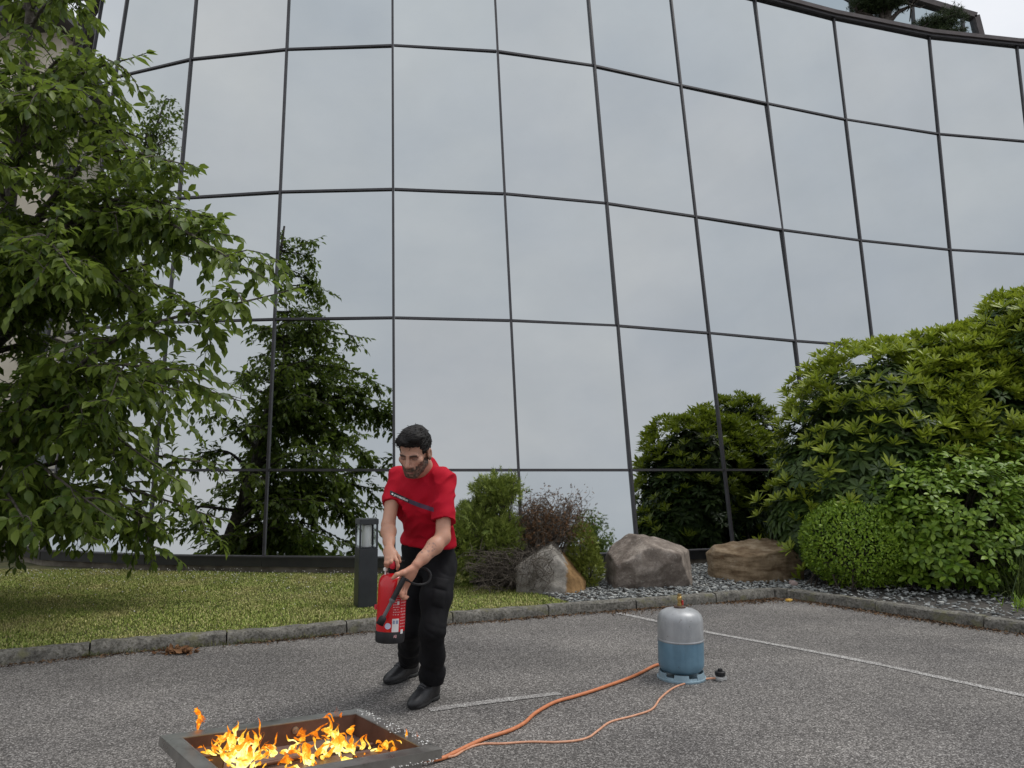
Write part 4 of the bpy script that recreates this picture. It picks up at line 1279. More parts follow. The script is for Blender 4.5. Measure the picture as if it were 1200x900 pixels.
hose('regulator_hose', 'thin pale orange hose running from the small regulator across the asphalt',
     [(1.415, 5.335, .016), (1.36, 5.345, .010), (1.27, 5.31, .006), (1.09, 5.16, .006), (.95, 4.93, .006), (.85, 4.70, .006), (.72, 4.58, .006), (.57, 4.47, .006), (.48, 4.32, .006), (.42, 4.22, .006), (.34, 4.165, .006), (.23, 4.145, .006), (.09, 4.15, .006), (-.05, 4.125, .006), (-.16, 4.12, .006), (-.24, 4.05, .006), (-.30, 3.95, .008), (-.40, 3.90, .02), (-.52, 3.84, .05)], .006, PALEO)

# ------------------------------------------------------------------ dead leaves and bits along the kerb
r = np.random.default_rng(91)
DEADL = leaf_mat('dead_leaf', (.075, .035, .016), (.24, .125, .06), .75, .1, (.2, .1, .05), spec=.2)
lp = empty('leaf_pile', (-2.66, 6.08, 0), 'small heap of dry brown leaves by the lawn kerb', 'leaf litter')
dv, df = leaf_template(.6, -.25, .16)
n = 90
pos = np.c_[-2.66 + r.normal(0, .075, n), 6.08 + r.normal(0, .03, n), np.abs(r.normal(0, .011, n)) + .006]
d = unit(np.c_[r.normal(size=(n, 2)), r.normal(0, .35, n)])
V, F = scatter(dv, df, pos, frames(d, np.c_[r.normal(0, .5, (n, 2)), np.ones(n)]), r.uniform(.03, .065, n))
tag(link('dead_leaves', np_mesh('dead_leaves', V, F, DEADL, True), lp), kind='stuff')
# debris drifted against the kerb foot
def along(Pth, n, lo, hi, spread):
    i = r.integers(int(len(Pth) * lo), int(len(Pth) * hi) - 1, n); t = r.random(n)[:, None]
    p = Pth[i] * (1 - t) + Pth[i + 1] * t; T = unit(Pth[i + 1] - Pth[i]); Nn = np.stack([-T[:, 1], T[:, 0], 0 * T[:, 0]], 1)
    return p - Nn * np.abs(r.normal(0, spread, n))[:, None]
pos = np.vstack([along(PKL, 2600, .2, 1, .05), along(PKR, 1900, 0, .6, .075), along(PKL, 1200, .78, 1, .12)])
pos = pos[vnoise(pos, 2.0, 6) + .25 * r.random(len(pos)) > .42]
pos[:, 2] = .005
n = len(pos)
d = unit(np.c_[r.normal(size=(n, 2)), r.normal(0, .2, n)])
V, F = scatter(dv, df, pos, frames(d, np.c_[r.normal(0, .4, (n, 2)), np.ones(n)]), r.uniform(.008, .030, n))
DIRT = leaf_mat('kerb_litter', (.05, .032, .02), (.17, .105, .06), .85, .05, (.1, .06, .03), spec=.15)
tag(link('kerb_litter', np_mesh('kerb_litter', V, F, DIRT)), kind='stuff')
# weeds growing out of the kerb joint
pos = along(PKL, 420, .3, .5, .012); pos[:, 2] = .0; n = len(pos)
d = unit(np.c_[r.normal(0, .6, (n, 2)), np.ones(n)])
V, F = scatter(*leaf_template(.12, .3, .02), pos, frames(d, r.normal(size=(n, 3))), r.uniform(.02, .06, n))
tag(link('kerb_weeds', np_mesh('kerb_weeds', V, F, leaf_mat('weed', (.05, .07, .02), (.16, .15, .06), .6, .1))), kind='stuff')
yb_ = MB().box((0, 0, .014), (.075, .05, .026)).build('yellow_scrap', simple('yellow_scrap', (.62, .36, .05), (.70, .48, .14), .6, 20), None, bevel=.006)
yb_.location = (3.06, 8.42, 0); yb_.rotation_euler = (0, 0, .5); tag(yb_, 'small scrap of yellow plastic lying at the kerb corner', 'litter')
# ------------------------------------------------------------------ the man with the extinguisher
J = dict(
    pelvis=at(503, 655, 4.92), belly=at(500, 622, 4.84), chest=at(494, 588, 4.74), neck=at(497, 549, 4.70),
    rsh=at(464, 560, 4.80), lsh=at(521, 562, 4.65), rel=at(455, 615, 4.62), rwr=at(456, 641, 4.43),
    lel=at(519, 630, 4.52), lwr=at(488, 662, 4.36),
    rhip=at(485, 668, 5.00), lhip=at(514, 668, 4.86), rkn=at(481, 735, 4.93), lkn=at(507, 738, 4.68),
    ran=at(480, 777, 5.37), lan=at(506, 801, 4.88))
yaw, pit = R(15), R(23)
hf = np.array([-math.sin(yaw) * math.cos(pit), -math.cos(yaw) * math.cos(pit), -math.sin(pit)])
hx = unit(np.cross(hf, [0, 0, 1])) * -1
hx = unit(np.array([math.cos(yaw), -math.sin(yaw), 0]))
roll = R(-4)
hu = np.cross(hx, hf); hu = hu if hu[2] > 0 else -hu
hx, hu = hx * math.cos(roll) + hu * math.sin(roll), hu * math.cos(roll) - hx * math.sin(roll)
HC = at(486, 529.5, 4.50); HS = 1.16
HM = np.stack([hx, hf, hu], -1)           # columns: towards his left ear, face, crown
def hp(x, y, z): return HC + HM @ (np.array([x, y, z]) * HS)
def hl(P): return (P - HC) @ HM / HS

def hand_left(f):
    """back of the left hand towards us, thumb over the lance, fingers closing round its far side"""
    w = J['lwr']; kn = [at(468.5, 680, 4.315), at(470.5, 684, 4.325), at(473.5, 687, 4.34), at(476.5, 688.5, 4.36)]
    for q, rr in zip(kn, (.0125, .013, .0125, .012)): f.cone(w * .75 + q * .25, q, .020, rr, .016)
    f.ell(w * .48 + (kn[1] + kn[2]) / 2 * .52, (.036, .022, .040), np.stack([unit(kn[3] - kn[0]), unit(np.cross(kn[3] - kn[0], w - kn[1])), unit(w - (kn[1] + kn[2]) / 2)], -1), .015)
    tips = [[at(467, 688, 4.285), at(468.5, 695.5, 4.29), at(472, 697, 4.315)], [at(469, 692.5, 4.295), at(470.5, 699, 4.30), at(474, 699.5, 4.325)],
            [at(472, 695.5, 4.315), at(473, 701.5, 4.32), at(476.5, 701, 4.34)], [at(475, 695, 4.34), at(475.5, 700, 4.345), at(478, 699.5, 4.36)]]
    for q, ch, rr in zip(kn, tips, (.0108, .011, .0105, .0092)):
        f.chain([q] + ch, [rr * 1.12, rr, rr * .95, rr * .85], .005)
    f.chain([w * .72 + kn[0] * .28 + np.array([-.008, -.012, 0]), at(472, 671.5, 4.305), at(465, 673.5, 4.285), at(460.5, 677.5, 4.28)], [.020, .0165, .0125, .0105], .011)
def hand_right(f):
    """right hand hooked through the carrying handle, thumb and forefinger reaching over the lever"""
    w = J['rwr']; kn = [at(462, 651, 4.375), at(459, 653.5, 4.36), at(455.6, 655.5, 4.355), at(452.8, 655, 4.36)]
    for q, rr in zip(kn, (.0125, .0128, .0125, .012)): f.cone(w * .7 + q * .3, q, .021, rr, .016)
    f.ell(w * .5 + (kn[1] + kn[2]) / 2 * .5, (.036, .022, .038), np.stack([unit(kn[0] - kn[3]), unit(np.cross(kn[0] - kn[3], w - kn[1])), unit(w - (kn[1] + kn[2]) / 2)], -1), .015)
    tips = [[at(465.2, 657.5, 4.345), at(466.6, 663.5, 4.345), at(465.6, 667, 4.355)], [at(458.5, 658.5, 4.34), at(458, 661.5, 4.36), at(460, 661.5, 4.38)],
            [at(454.6, 660.5, 4.34), at(454.5, 663.5, 4.36), at(457, 663.5, 4.38)], [at(451.8, 660, 4.345), at(452, 663, 4.36), at(454.5, 663.2, 4.38)]]
    for q, ch, rr in zip(kn, tips, (.0106, .011, .0106, .0095)):
        f.chain([q] + ch, [rr * 1.12, rr, rr * .95, rr * .85], .005)
    f.chain([w * .75 + kn[0] * .25 + np.array([.006, -.004, -.004]), at(462.5, 648.5, 4.39), at(466.5, 652.5, 4.40), at(468.5, 658, 4.395)], [.018, .015, .0122, .0105], .010)

# ---- one continuous body: head, neck, trunk, arms, hands, legs, feet
B = Field(np.array([-1.0, 4.1, -.02]), np.array([-.22, 5.5, 1.84]), .0045)
s_ = HS
def hcone(a, b, r1, r2, k=.012, op='add'): B.cone(hp(*a), hp(*b), r1 * s_, r2 * s_, k * s_, op)
def hell(c, q, k=.015, op='add'): B.ell(hp(*c), np.array(q) * s_, HM, k * s_, op)
hell((0, -.014, .042), (.075, .097, .084), .0)
hell((0, .030, -.030), (.058, .062, .082), .02)
hell((0, .055, -.060), (.044, .040, .050), .02)
hell((0, .066, -.098), (.024, .022, .020), .018)
for sx in (-1, 1):
    hcone((sx * .052, .005, -.058), (sx * .020, .062, -.102), .020, .016, .02)
    hell((sx * .043, .060, -.020), (.022, .022, .020), .018)
    hcone((sx * .010, .089, .014), (sx * .042, .076, .013), .012, .010, .010)
    hell((sx * .031, .100, -.006), (.018, .020, .012), .012, 'sub')
    hell((sx * .031, .073, -.010), (.0140, .0125, .010), .004)
    hell((sx * .012, .099, -.041), (.009, .010, .008), .005)
    hell((sx * .077, -.014, -.012), (.011, .022, .034), .006)
    hell((sx * .083, -.010, -.010), (.006, .013, .022), .005, 'sub')
hcone((0, .090, .010), (0, .113, -.034), .0085, .0115, .010)
hell((0, .108, -.038), (.013, .012, .010), .006)
hell((0, .086, -.062), (.030, .014, .018), .010)
hcone((-.020, .091, -.068), (.020, .091, -.068), .0055, .0055, .004)
hcone((-.017, .089, -.079), (.017, .089, -.079), .0065, .0065, .005)
hell((0, .101, -.0735), (.024, .008, .0022), .003, 'sub')
nb = J['neck']
B.cone(hp(0, -.030, -.045), nb + np.array([0, .03, -.02]), .058 * s_, .068, .03)
B.cone(hp(0, .01, -.075), nb + np.array([-.02, -.02, -.03]), .038 * s_, .05, .03)
ax_t = unit(J['neck'] - J['belly']); lat_ = unit(J['lsh'] - J['rsh']); lat_ = unit(lat_ - ax_t * (lat_ @ ax_t)); fw_ = np.cross(ax_t, lat_); fw_ = fw_ if fw_[1] < 0 else -fw_
TM = np.stack([lat_, fw_, ax_t], -1)
B.ell(J['chest'], (.140, .085, .18), TM, .04)
B.ell(J['belly'], (.135, .095, .18), TM, .05)
B.ell(J['pelvis'] + np.array([0, .02, 0]), (.125, .08, .11), None, .05)
B.cone(J['rsh'] + (J['lsh'] - J['rsh']) * .08, J['lsh'] + (J['rsh'] - J['lsh']) * .08, .040, .040, .04)
def mix(a, b, t): return J[a] * (1 - t) + J[b] * t
B.chain([J['rsh'], mix('rsh', 'rel', .5), J['rel'], mix('rel', 'rwr', .32), mix('rel', 'rwr', .75), J['rwr']], [.040, .044, .040, .045, .033, .0275], .02)
B.chain([J['lsh'], mix('lsh', 'lel', .5), J['lel'], mix('lel', 'lwr', .32), mix('lel', 'lwr', .75), J['lwr']], [.042, .046, .044, .047, .034, .0280], .02)
hand_left(B); hand_right(B)
for s in 'rl':
    B.chain([J[s + 'hip'] + np.array([0, .03, 0]), mix(s + 'hip', s + 'kn', .5), J[s + 'kn'], mix(s + 'kn', s + 'an', .35), J[s + 'an'] + np.array([0, .03, .03])], [.062, .056, .046, .042, .022], .02)
    e = J[s + 'an']; B.cone(e + np.array([0, .03, .03]), e + np.array([0, .02, -.03]), .022, .016, .02)
V, F = B.mesh(1)
Nn = vnormals(V, F)
hl_ = hl(V)
x, y, z = hl_[:, 0], hl_[:, 1], hl_[:, 2]
onhead = (np.abs(x) < .1) & (y > -.13) & (y < .14) & (z > -.13) & (z < .14)
skin = np.tile(np.array([.46, .255, .180]), (len(V), 1))
skin *= (.93 + .14 * nz3(V, 22, 4))[:, None]
arm = V[:, 2] < HC[2] - .16
skin[arm] *= np.array([.97, .93, .90])
handm = (V[:, 2] < J['lwr'][2] + .02)
skin[handm] *= np.array([1.03, .94, .93])
def blend(mask_w, col):
    global skin
    w = np.clip(mask_w, 0, 1)[:, None]; skin = skin * (1 - w) + np.array(col) * w
nn_ = nz3(V, 120, 6) - .5
def sm(v, a, b): t = np.clip((v - a) / (b - a), 0, 1); return t * t * (3 - 2 * t)
cheek = onhead & (y > .03)
blend(np.where(cheek, .35 * np.exp(-(((np.abs(x) - .04) / .02) ** 2 + ((z + .03) / .02) ** 2)), 0), (.50, .20, .14))
blend(np.where(onhead & (y > .08), .45 * np.exp(-((x / .014) ** 2 + ((z + .035) / .02) ** 2)), 0), (.52, .23, .17))
# beard: jaw, chin, moustache
beard_line = -.050 + .030 * sm(np.abs(x), .028, .062) + .012 * nn_
bw = sm(beard_line - z, -.004, .006) * (y > -.015)
bw = np.maximum(bw, sm(.011 - np.abs(z + .0535 - .10 * 0), 0, .006) * (np.abs(x) < .030) * (y > .07) * .95)
bw *= 1 - .9 * np.exp(-((x / .016) ** 2 + ((z + .0765) / .0055) ** 2)) * (y > .07)
under = (z < -.112)
blend(np.where(onhead & ~((z < -.118) & (y < .04)), bw * (.86 + .7 * nn_), 0), (.052, .034, .027))
blend(np.where(onhead & (y > .07) & (np.abs(x) > .010) & (np.abs(x) < .020), .40 * np.exp(-((z + .030) / .012) ** 2), 0), (.24, .11, .08))
blend(np.where(onhead & (y > .075) & (np.abs(x) < .020), .75 * np.exp(-((z + .0775) / .006) ** 2), 0), (.34, .14, .12))
blend(np.where(onhead & (y > .075) & (np.abs(x) < .023), .95 * np.exp(-((z + .0735) / .0025) ** 2), 0), (.08, .035, .03))
# brows, lashes, eye-socket shade painted over the lids, stubble of the temples
bz = .0125 + .10 * (np.abs(x) - .012) * (np.abs(x) < .030) + (np.abs(x) >= .030) * (.0018 - .12 * (np.abs(x) - .030))
blend(np.where(onhead & (y > .055) & (np.abs(x) > .009) & (np.abs(x) < .047), 1.15 * np.exp(-((z - bz) / .0058) ** 2), 0), (.022, .015, .012))
blend(np.where(onhead & (y > .055) & (np.abs(np.abs(x) - .031) < .015), .85 * np.exp(-((z + .0085) / .0030) ** 2), 0), (.05, .028, .023))
blend(np.where(onhead & (y > .055) & (np.abs(np.abs(x) - .029) < .020), .72 * np.exp(-((z - .001) / .0085) ** 2), 0), (.14, .065, .048))  # shade of the eye sockets, put into the skin colour
# tattoo on the inside of the left forearm
ta = mix('lel', 'lwr', .47) + np.array([-.01, -.04, .01])
blend(np.where(np.linalg.norm(V - ta, axis=1) < .05, sm(nz3(V, 95, 9), .60, .68) * .55, 0), (.13, .10, .10))
man = empty('person', (-.62, 4.9, 0), 'bearded man in a red t-shirt and black trousers stooping with a fire extinguisher', 'person')
me = np_mesh('body', V, F, None, True)
ca = me.attributes.new('skin_colour', 'FLOAT_COLOR', 'POINT'); ca.data.foreach_set('color', np.c_[skin, np.ones(len(V))].astype(np.float32).ravel())
m, n, l, b = new_mat('skin')
a_ = N(n, 'Attribute', attribute_name='skin_colour'); l.new(a_.outputs['Color'], b.inputs['Base Color'])
b.inputs['Roughness'].default_value = .52; b.inputs['Subsurface Weight'].default_value = .12
b.inputs['Subsurface Radius'].default_value = (.012, .005, .003); b.inputs['Specular IOR Level'].default_value = .4
bump(n, l, b, noise_fac(n, l, 220, 4), .12, .002)
me.materials.append(m)
link('body', me, man)

# ---- hair
Hf = Field(hp(0, 0, .05) - .2 * s_, hp(0, 0, .05) + .2 * s_, .004)
Hf.ell(hp(0, -.014, .048), np.array((.081, .104, .091)) * s_, HM, 0)
Hf.ell(hp(0, .044, .094), np.array((.062, .052, .036)) * s_, HM, .03)
Hf.ell(hp(-.024, .070, .082), np.array((.046, .038, .028)) * s_, HM, .015)
Hf.ell(hp(.03, .040, .098), np.array((.044, .05, .030)) * s_, HM, .02)
sl, P = Hf.sub(Hf.lo, Hf.lo + Hf.h * Hf.n); L = hl(P)
g_ = np.interp(L[..., 1], [-.13, -.07, -.035, -.012, .012, .030, .044, .060, .085, .12], [-.060, -.062, -.050, -.002, -.018, -.026, .034, .062, .064, .066])
g_ = g_ - .006 * np.sin(L[..., 0] * 48 + .6) * (L[..., 1] > .05) + (nz3(P, 110, 2) - .5) * .018
Hf.f = np.maximum(Hf.f, ((g_ - L[..., 2]) * s_).astype(np.float32))
V, F = Hf.mesh(1); Nn = vnormals(V, F); L = hl(V)
comb = L[:, 0] * .5 + L[:, 2] * .8
q = np.stack([L[:, 0] * 26 + nz3(V, 16, 3) * 2, L[:, 1] * 9, L[:, 2] * 30], 1)
V = V + Nn * ((nz3(q * 1.5, 1.0, 5) - .45) * .011 + (nz3(q * 3.1, 1.0, 6) - .5) * .007)[:, None]
HAIRM = simple('black_brown_hair', (.004, .0035, .0033), (.010, .0085, .008), .62, 60, bmp=.7, bscale=140, bdist=.004, spec=.22)
link('hair', np_mesh('hair', V, F, HAIRM, True), man)

# combed strands break up the outline of the hair
rs = np.random.default_rng(77); pick = rs.permutation(len(V))[:420]; ST = []
fwd_ = HM[:, 1] * .55 - HM[:, 0] * .75 + HM[:, 2] * .1
for i in pick:
    n_ = Nn[i]; back = L[i, 1] < -.02 or L[i, 2] < .03
    d_ = (-HM[:, 2] * .8 + HM[:, 1] * .2) if back else fwd_
    d_ = unit(d_ - n_ * (d_ @ n_) + rs.normal(0, .22, 3)); l_ = rs.uniform(.015, .034) * (.55 if back else 1)
    p0 = V[i] - n_ * .001
    ST.append((np.array([p0, p0 + d_ * l_ * .5 + n_ * .002, p0 + d_ * l_ - n_ * .0005]), np.array([.0016, .0015, .0006]), 4))
q = tubes_mesh('hair_strands', ST, simple('hair_strand', (.007, .006, .005), (.026, .021, .018), .5, 90, spec=.35))
tag(link('hair_strands', q, man), kind='stuff')

# ---- t-shirt
T = Field(np.array([-1.0, 4.3, .85]), np.array([-.2, 5.25, 1.58]), .0055)
T.ell(J['chest'] + fw_ * .005, (.190, .122, .20), TM, 0)
T.ell(J['belly'] + np.array([.012, 0, .0]), (.178, .118, .20), TM, .07)
T.ell(at(502, 640, 4.88), (.196, .136, .13), TM, .05)
T.cone(J['rsh'] + np.array([.03, 0, .0]), J['lsh'] + np.array([-.02, 0, 0]), .070, .074, .05)
T.cone(J['neck'] + ax_t * -.02 + np.array([-.01, .03, 0]), J['neck'] + ax_t * .012 + np.array([-.008, .02, 0]), .098, .082, .06)
T.cone(J['rsh'] + np.array([.01, 0, -.01]), mix('rsh', 'rel', .70), .070, .066, .04)
T.cone(J['lsh'] + np.array([-.005, 0, -.008]), mix('lsh', 'lel', .86), .076, .076, .03)
# neckline, hem and sleeve ends
nk = hp(0, -.02, -.06) * .4 + J['neck'] * .6
sl, P = T.sub(T.lo, T.lo + T.h * T.n)
def plane_cut(p, n_, center, rad):
    d = (P - p) @ unit(n_); near = np.linalg.norm(P - center, axis=-1) < rad
    T.f[:] = np.where(near, np.maximum(T.f, d), T.f)
ra, la = unit(J['rel'] - J['rsh']), unit(J['lel'] - J['lsh'])
plane_cut(mix('rsh', 'rel', .58), ra + np.array([-.05, 0, 0]), mix('rsh', 'rel', .72), .080)
plane_cut(mix('lsh', 'lel', .74), la + np.array([.05, -.1, 0]), mix('lsh', 'lel', .88), .098)
d = (P - at(499, 641.5, 4.76)) @ unit(np.array([-.06, .10, -1.0])); T.f[:] = np.maximum(T.f, d.astype(np.float32))
T.cone(nk + np.array([0, -.012, .02]), hp(0, .0, -.10), .062, .075, .008, 'sub')
V, F = T.mesh(1); Nn = vnormals(V, F)
# folds: drag lines from the armpits, slack above the belt
Lc = (V - J['chest']) @ TM
amp = .020 * np.abs(nz3(np.c_[Lc[:, 0] * 9 + Lc[:, 2] * 5, Lc[:, 1] * 6, Lc[:, 2] * 5 - Lc[:, 0] * 4], 1.0, 3) - .5) * 2
am2 = .020 * np.exp(-((Lc[:, 2] + .30) / .12) ** 2) * (nz3(np.c_[Lc[:, 0] * 7, Lc[:, 1] * 7, Lc[:, 2] * 22], 1.0, 9) - .45)
ridg = -.017 * np.abs(nz3(np.c_[Lc[:, 0] * 14 - Lc[:, 2] * 12, Lc[:, 1] * 8, Lc[:, 2] * 10 + Lc[:, 0] * 5], 1., 12) - .5) * 2
V = V + Nn * (.007 - .8 * amp + am2 + ridg)[:, None]
RED_C = simple('red_cotton', (.375, .003, .014), (.425, .005, .021), .82, 6, bmp=.25, bscale=300, bdist=.002, spec=.2)
shirt = link('t_shirt', np_mesh('t_shirt', V, F, RED_C, True), man)
# collar rib
tree_s = BVHTree.FromPolygons(V.tolist(), F.tolist())
ring = []
ctr = nk + np.array([0, -.012, .02]); axn = unit(hp(0, 0, -.10) - ctr)
xa = unit(np.cross(axn, [0, 0, 1.])); ya = np.cross(axn, xa)
# printed band with lettering, laid on the cloth
def on_shirt(px, py, lift=.002):
    o = CAMV; d = unit(at(px, py, 4.6) - CAMV)
    hit = tree_s.ray_cast(Vector(o), Vector(d))
    if hit[0] is None: return at(px, py, 4.6)
    nrm_ = np.array(hit[1]); nrm_ = nrm_ if nrm_ @ d < 0 else -nrm_
    return np.array(hit[0]) + nrm_ * lift
BAND = simple('charcoal_print', (.018, .016, .024), None, .7)
BAND2 = simple('faded_violet_print', (.085, .035, .075), None, .7)
def band(x0, y0, x1, y1, h0, h1, n_, name, mat, lift=.0012):
    V_ = []; mrows = 4
    for i in range(n_ + 1):
        t = i / n_
        for k in range(mrows + 1):
            V_.append(on_shirt(x0 + (x1 - x0) * t, y0 + (y1 - y0) * t + (h0 + (h1 - h0) * t) * (k / mrows - .5), lift))
    F_ = [(i * 5 + k, i * 5 + k + 1, i * 5 + 6 + k, i * 5 + 5 + k) for i in range(n_) for k in range(mrows)]
    return link(name, np_mesh(name, V_, np.array(F_), mat, True), shirt)
band(457.2, 577.2, 479.5, 587.2, 5.2, 5.2, 24, 'chest_band', BAND)
band(479.5, 587.2, 492.5, 592.4, 5.2, 5.4, 16, 'chest_band', simple('slate_violet_print', (.050, .038, .070), None, .7))
band(492.5, 592.4, 508.5, 597.4, 5.4, 5.0, 18, 'chest_band', BAND2)
def lettering(txt, x0, y0, x1, y1, size, name, mat, place, par, bold=.012):
    c = bpy.data.curves.new('tmp', 'FONT'); c.body = txt; c.size = 1.0; c.offset = bold; c.fill_mode = 'FRONT'
    o = bpy.data.objects.new('tmp', c); COL.objects.link(o)
    dg = bpy.context.evaluated_depsgraph_get(); dg.update()
    m0 = bpy.data.meshes.new_from_object(o.evaluated_get(dg))
    bpy.data.objects.remove(o); bpy.data.curves.remove(c)
    co = np.array([v.co[:] for v in m0.vertices]); w = co[:, 0].max()
    fs = [tuple(p.vertices) for p in m0.polygons]
    bpy.data.meshes.remove(m0)
    ang = math.atan2(y1 - y0, x1 - x0); Lp = math.hypot(x1 - x0, y1 - y0)
    out = []
    for q in co:
        a = q[0] / w * Lp; h_ = q[1] * size
        out.append(place(x0 + a * math.cos(ang) + h_ * math.sin(ang), y0 + a * math.sin(ang) - h_ * math.cos(ang)))
    me = bpy.data.meshes.new(name); me.from_pydata([tuple(q) for q in out], [], fs); me.materials.append(mat)
    return link(name, me, par)
WHITE = simple('white_print', (.78, .78, .78), None, .7)
lettering('protection', 461.6, 580.7, 477.8, 587.6, 3.9, 'chest_lettering', WHITE, lambda a, b: on_shirt(a, b, .0022), shirt, .02)
lettering('●', 458.6, 579.4, 460.6, 580.2, 2.4, 'chest_emblem', WHITE, lambda a, b: on_shirt(a, b, .0035), shirt)

# ---- trousers
Q = Field(np.array([-.95, 4.45, .02]), np.array([-.25, 5.45, 1.08]), .0055)
Q.ell(at(502, 652, 4.93), (.178, .128, .135), TM * 0 + np.eye(3), 0)
Q.ell(at(501, 640, 4.90), (.174, .120, .10), None, .04)
Q.ell(at(520, 664, 4.97), (.10, .11, .12), None, .05)
Q.chain([J['lhip'] + np.array([.012, .02, 0]), mix('lhip', 'lkn', .45), J['lkn'], mix('lkn', 'lan', .45), mix('lkn', 'lan', .78), J['lan'] + np.array([0, .005, .035])], [.112, .104, .084, .078, .072, .076], .04)
Q.chain([J['rhip'], mix('rhip', 'rkn', .45), J['rkn'], mix('rkn', 'ran', .45), mix('rkn', 'ran', .75), J['ran'] + np.array([0, -.01, .02])], [.118, .102, .084, .078, .074, .074], .03)
Q.cut(at(500, 631, 4.88), (0, 0, 1))
sl, P = Q.sub(Q.lo, Q.lo + Q.h * Q.n)
for s, ctr_ in (('l', J['lan'] + np.array([0, 0, .0])), ('r', J['ran'] + np.array([0, 0, -.025]))):
    near = np.linalg.norm(P - ctr_, axis=-1) < .14
    Q.f[:] = np.where(near, np.maximum(Q.f, (ctr_[2] - P[..., 2]).astype(np.float32)), Q.f)
V, F = Q.mesh(1); Nn = vnormals(V, F)
def fold(V):
    zz = V[:, 2]
    a = np.abs(nz3(np.c_[V[:, 0] * 9 + zz * 3, V[:, 1] * 9, zz * 5], 1., 21) - .5) * 2
    b2 = np.abs(nz3(np.c_[V[:, 0] * 12, V[:, 1] * 12, zz * 19 + V[:, 0] * 9], 1., 22) - .5) * 2
    low = sm(.34 - zz, 0, .16); knee = np.exp(-((zz - .47) / .09) ** 2); hip = np.exp(-((zz - .83) / .09) ** 2)
    return -.016 * (1 - a) * (.5 + .4 * knee) - .012 * (1 - b2) * (low + .7 * knee + .8 * hip) + .014 * low + .008 * knee
V = V + Nn * fold(V)[:, None]
BLACKC = simple('black_work_cloth', (.0050, .0050, .0060), (.0090, .0090, .0108), .8, 14, bmp=.3, bscale=350, bdist=.002, spec=.18)
tr_ = link('trousers', np_mesh('trousers', V, F, BLACKC, True), man)
tree_q = BVHTree.FromPolygons(V.tolist(), F.tolist())
def on_trouser(px, py, lift):
    d = unit(at(px, py, 4.6) - CAMV); hit = tree_q.ray_cast(Vector(CAMV), Vector(d))
    if hit[0] is None: return at(px, py, 4.8)
    n_ = np.array(hit[1]); n_ = n_ if n_ @ d < 0 else -n_
    return np.array(hit[0]) + n_ * lift
def patch(poly4, name, lift, mat, nu=10, nv=8):
    (a, b_, c_, d_) = [np.array(p, float) for p in poly4]; top, bot = [], []
    for i in range(nu + 1):
        for j in range(nv + 1):
            u, v = i / nu, j / nv; q = (a * (1 - u) + b_ * u) * (1 - v) + (d_ * (1 - u) + c_ * u) * v
            e = lift * min(1, 4 * min(u, 1 - u) + .15, 5 * min(v, 1 - v) + .15)
            top.append(on_trouser(q[0], q[1], .001 + e))
    V_ = np.array(top); k = nv + 1
    F_ = np.array([(i * k + j, i * k + j + 1, (i + 1) * k + j + 1, (i + 1) * k + j) for i in range(nu) for j in range(nv)])
    return link(name, np_mesh(name, V_, F_, mat, True), tr_)
patch([(509, 676), (527, 679), (524, 692), (507, 688)], 'pocket_flap', .010, BLACKC)
patch([(508, 690), (523, 693.5), (520, 713), (505, 709)], 'cargo_pocket', .009, BLACKC)

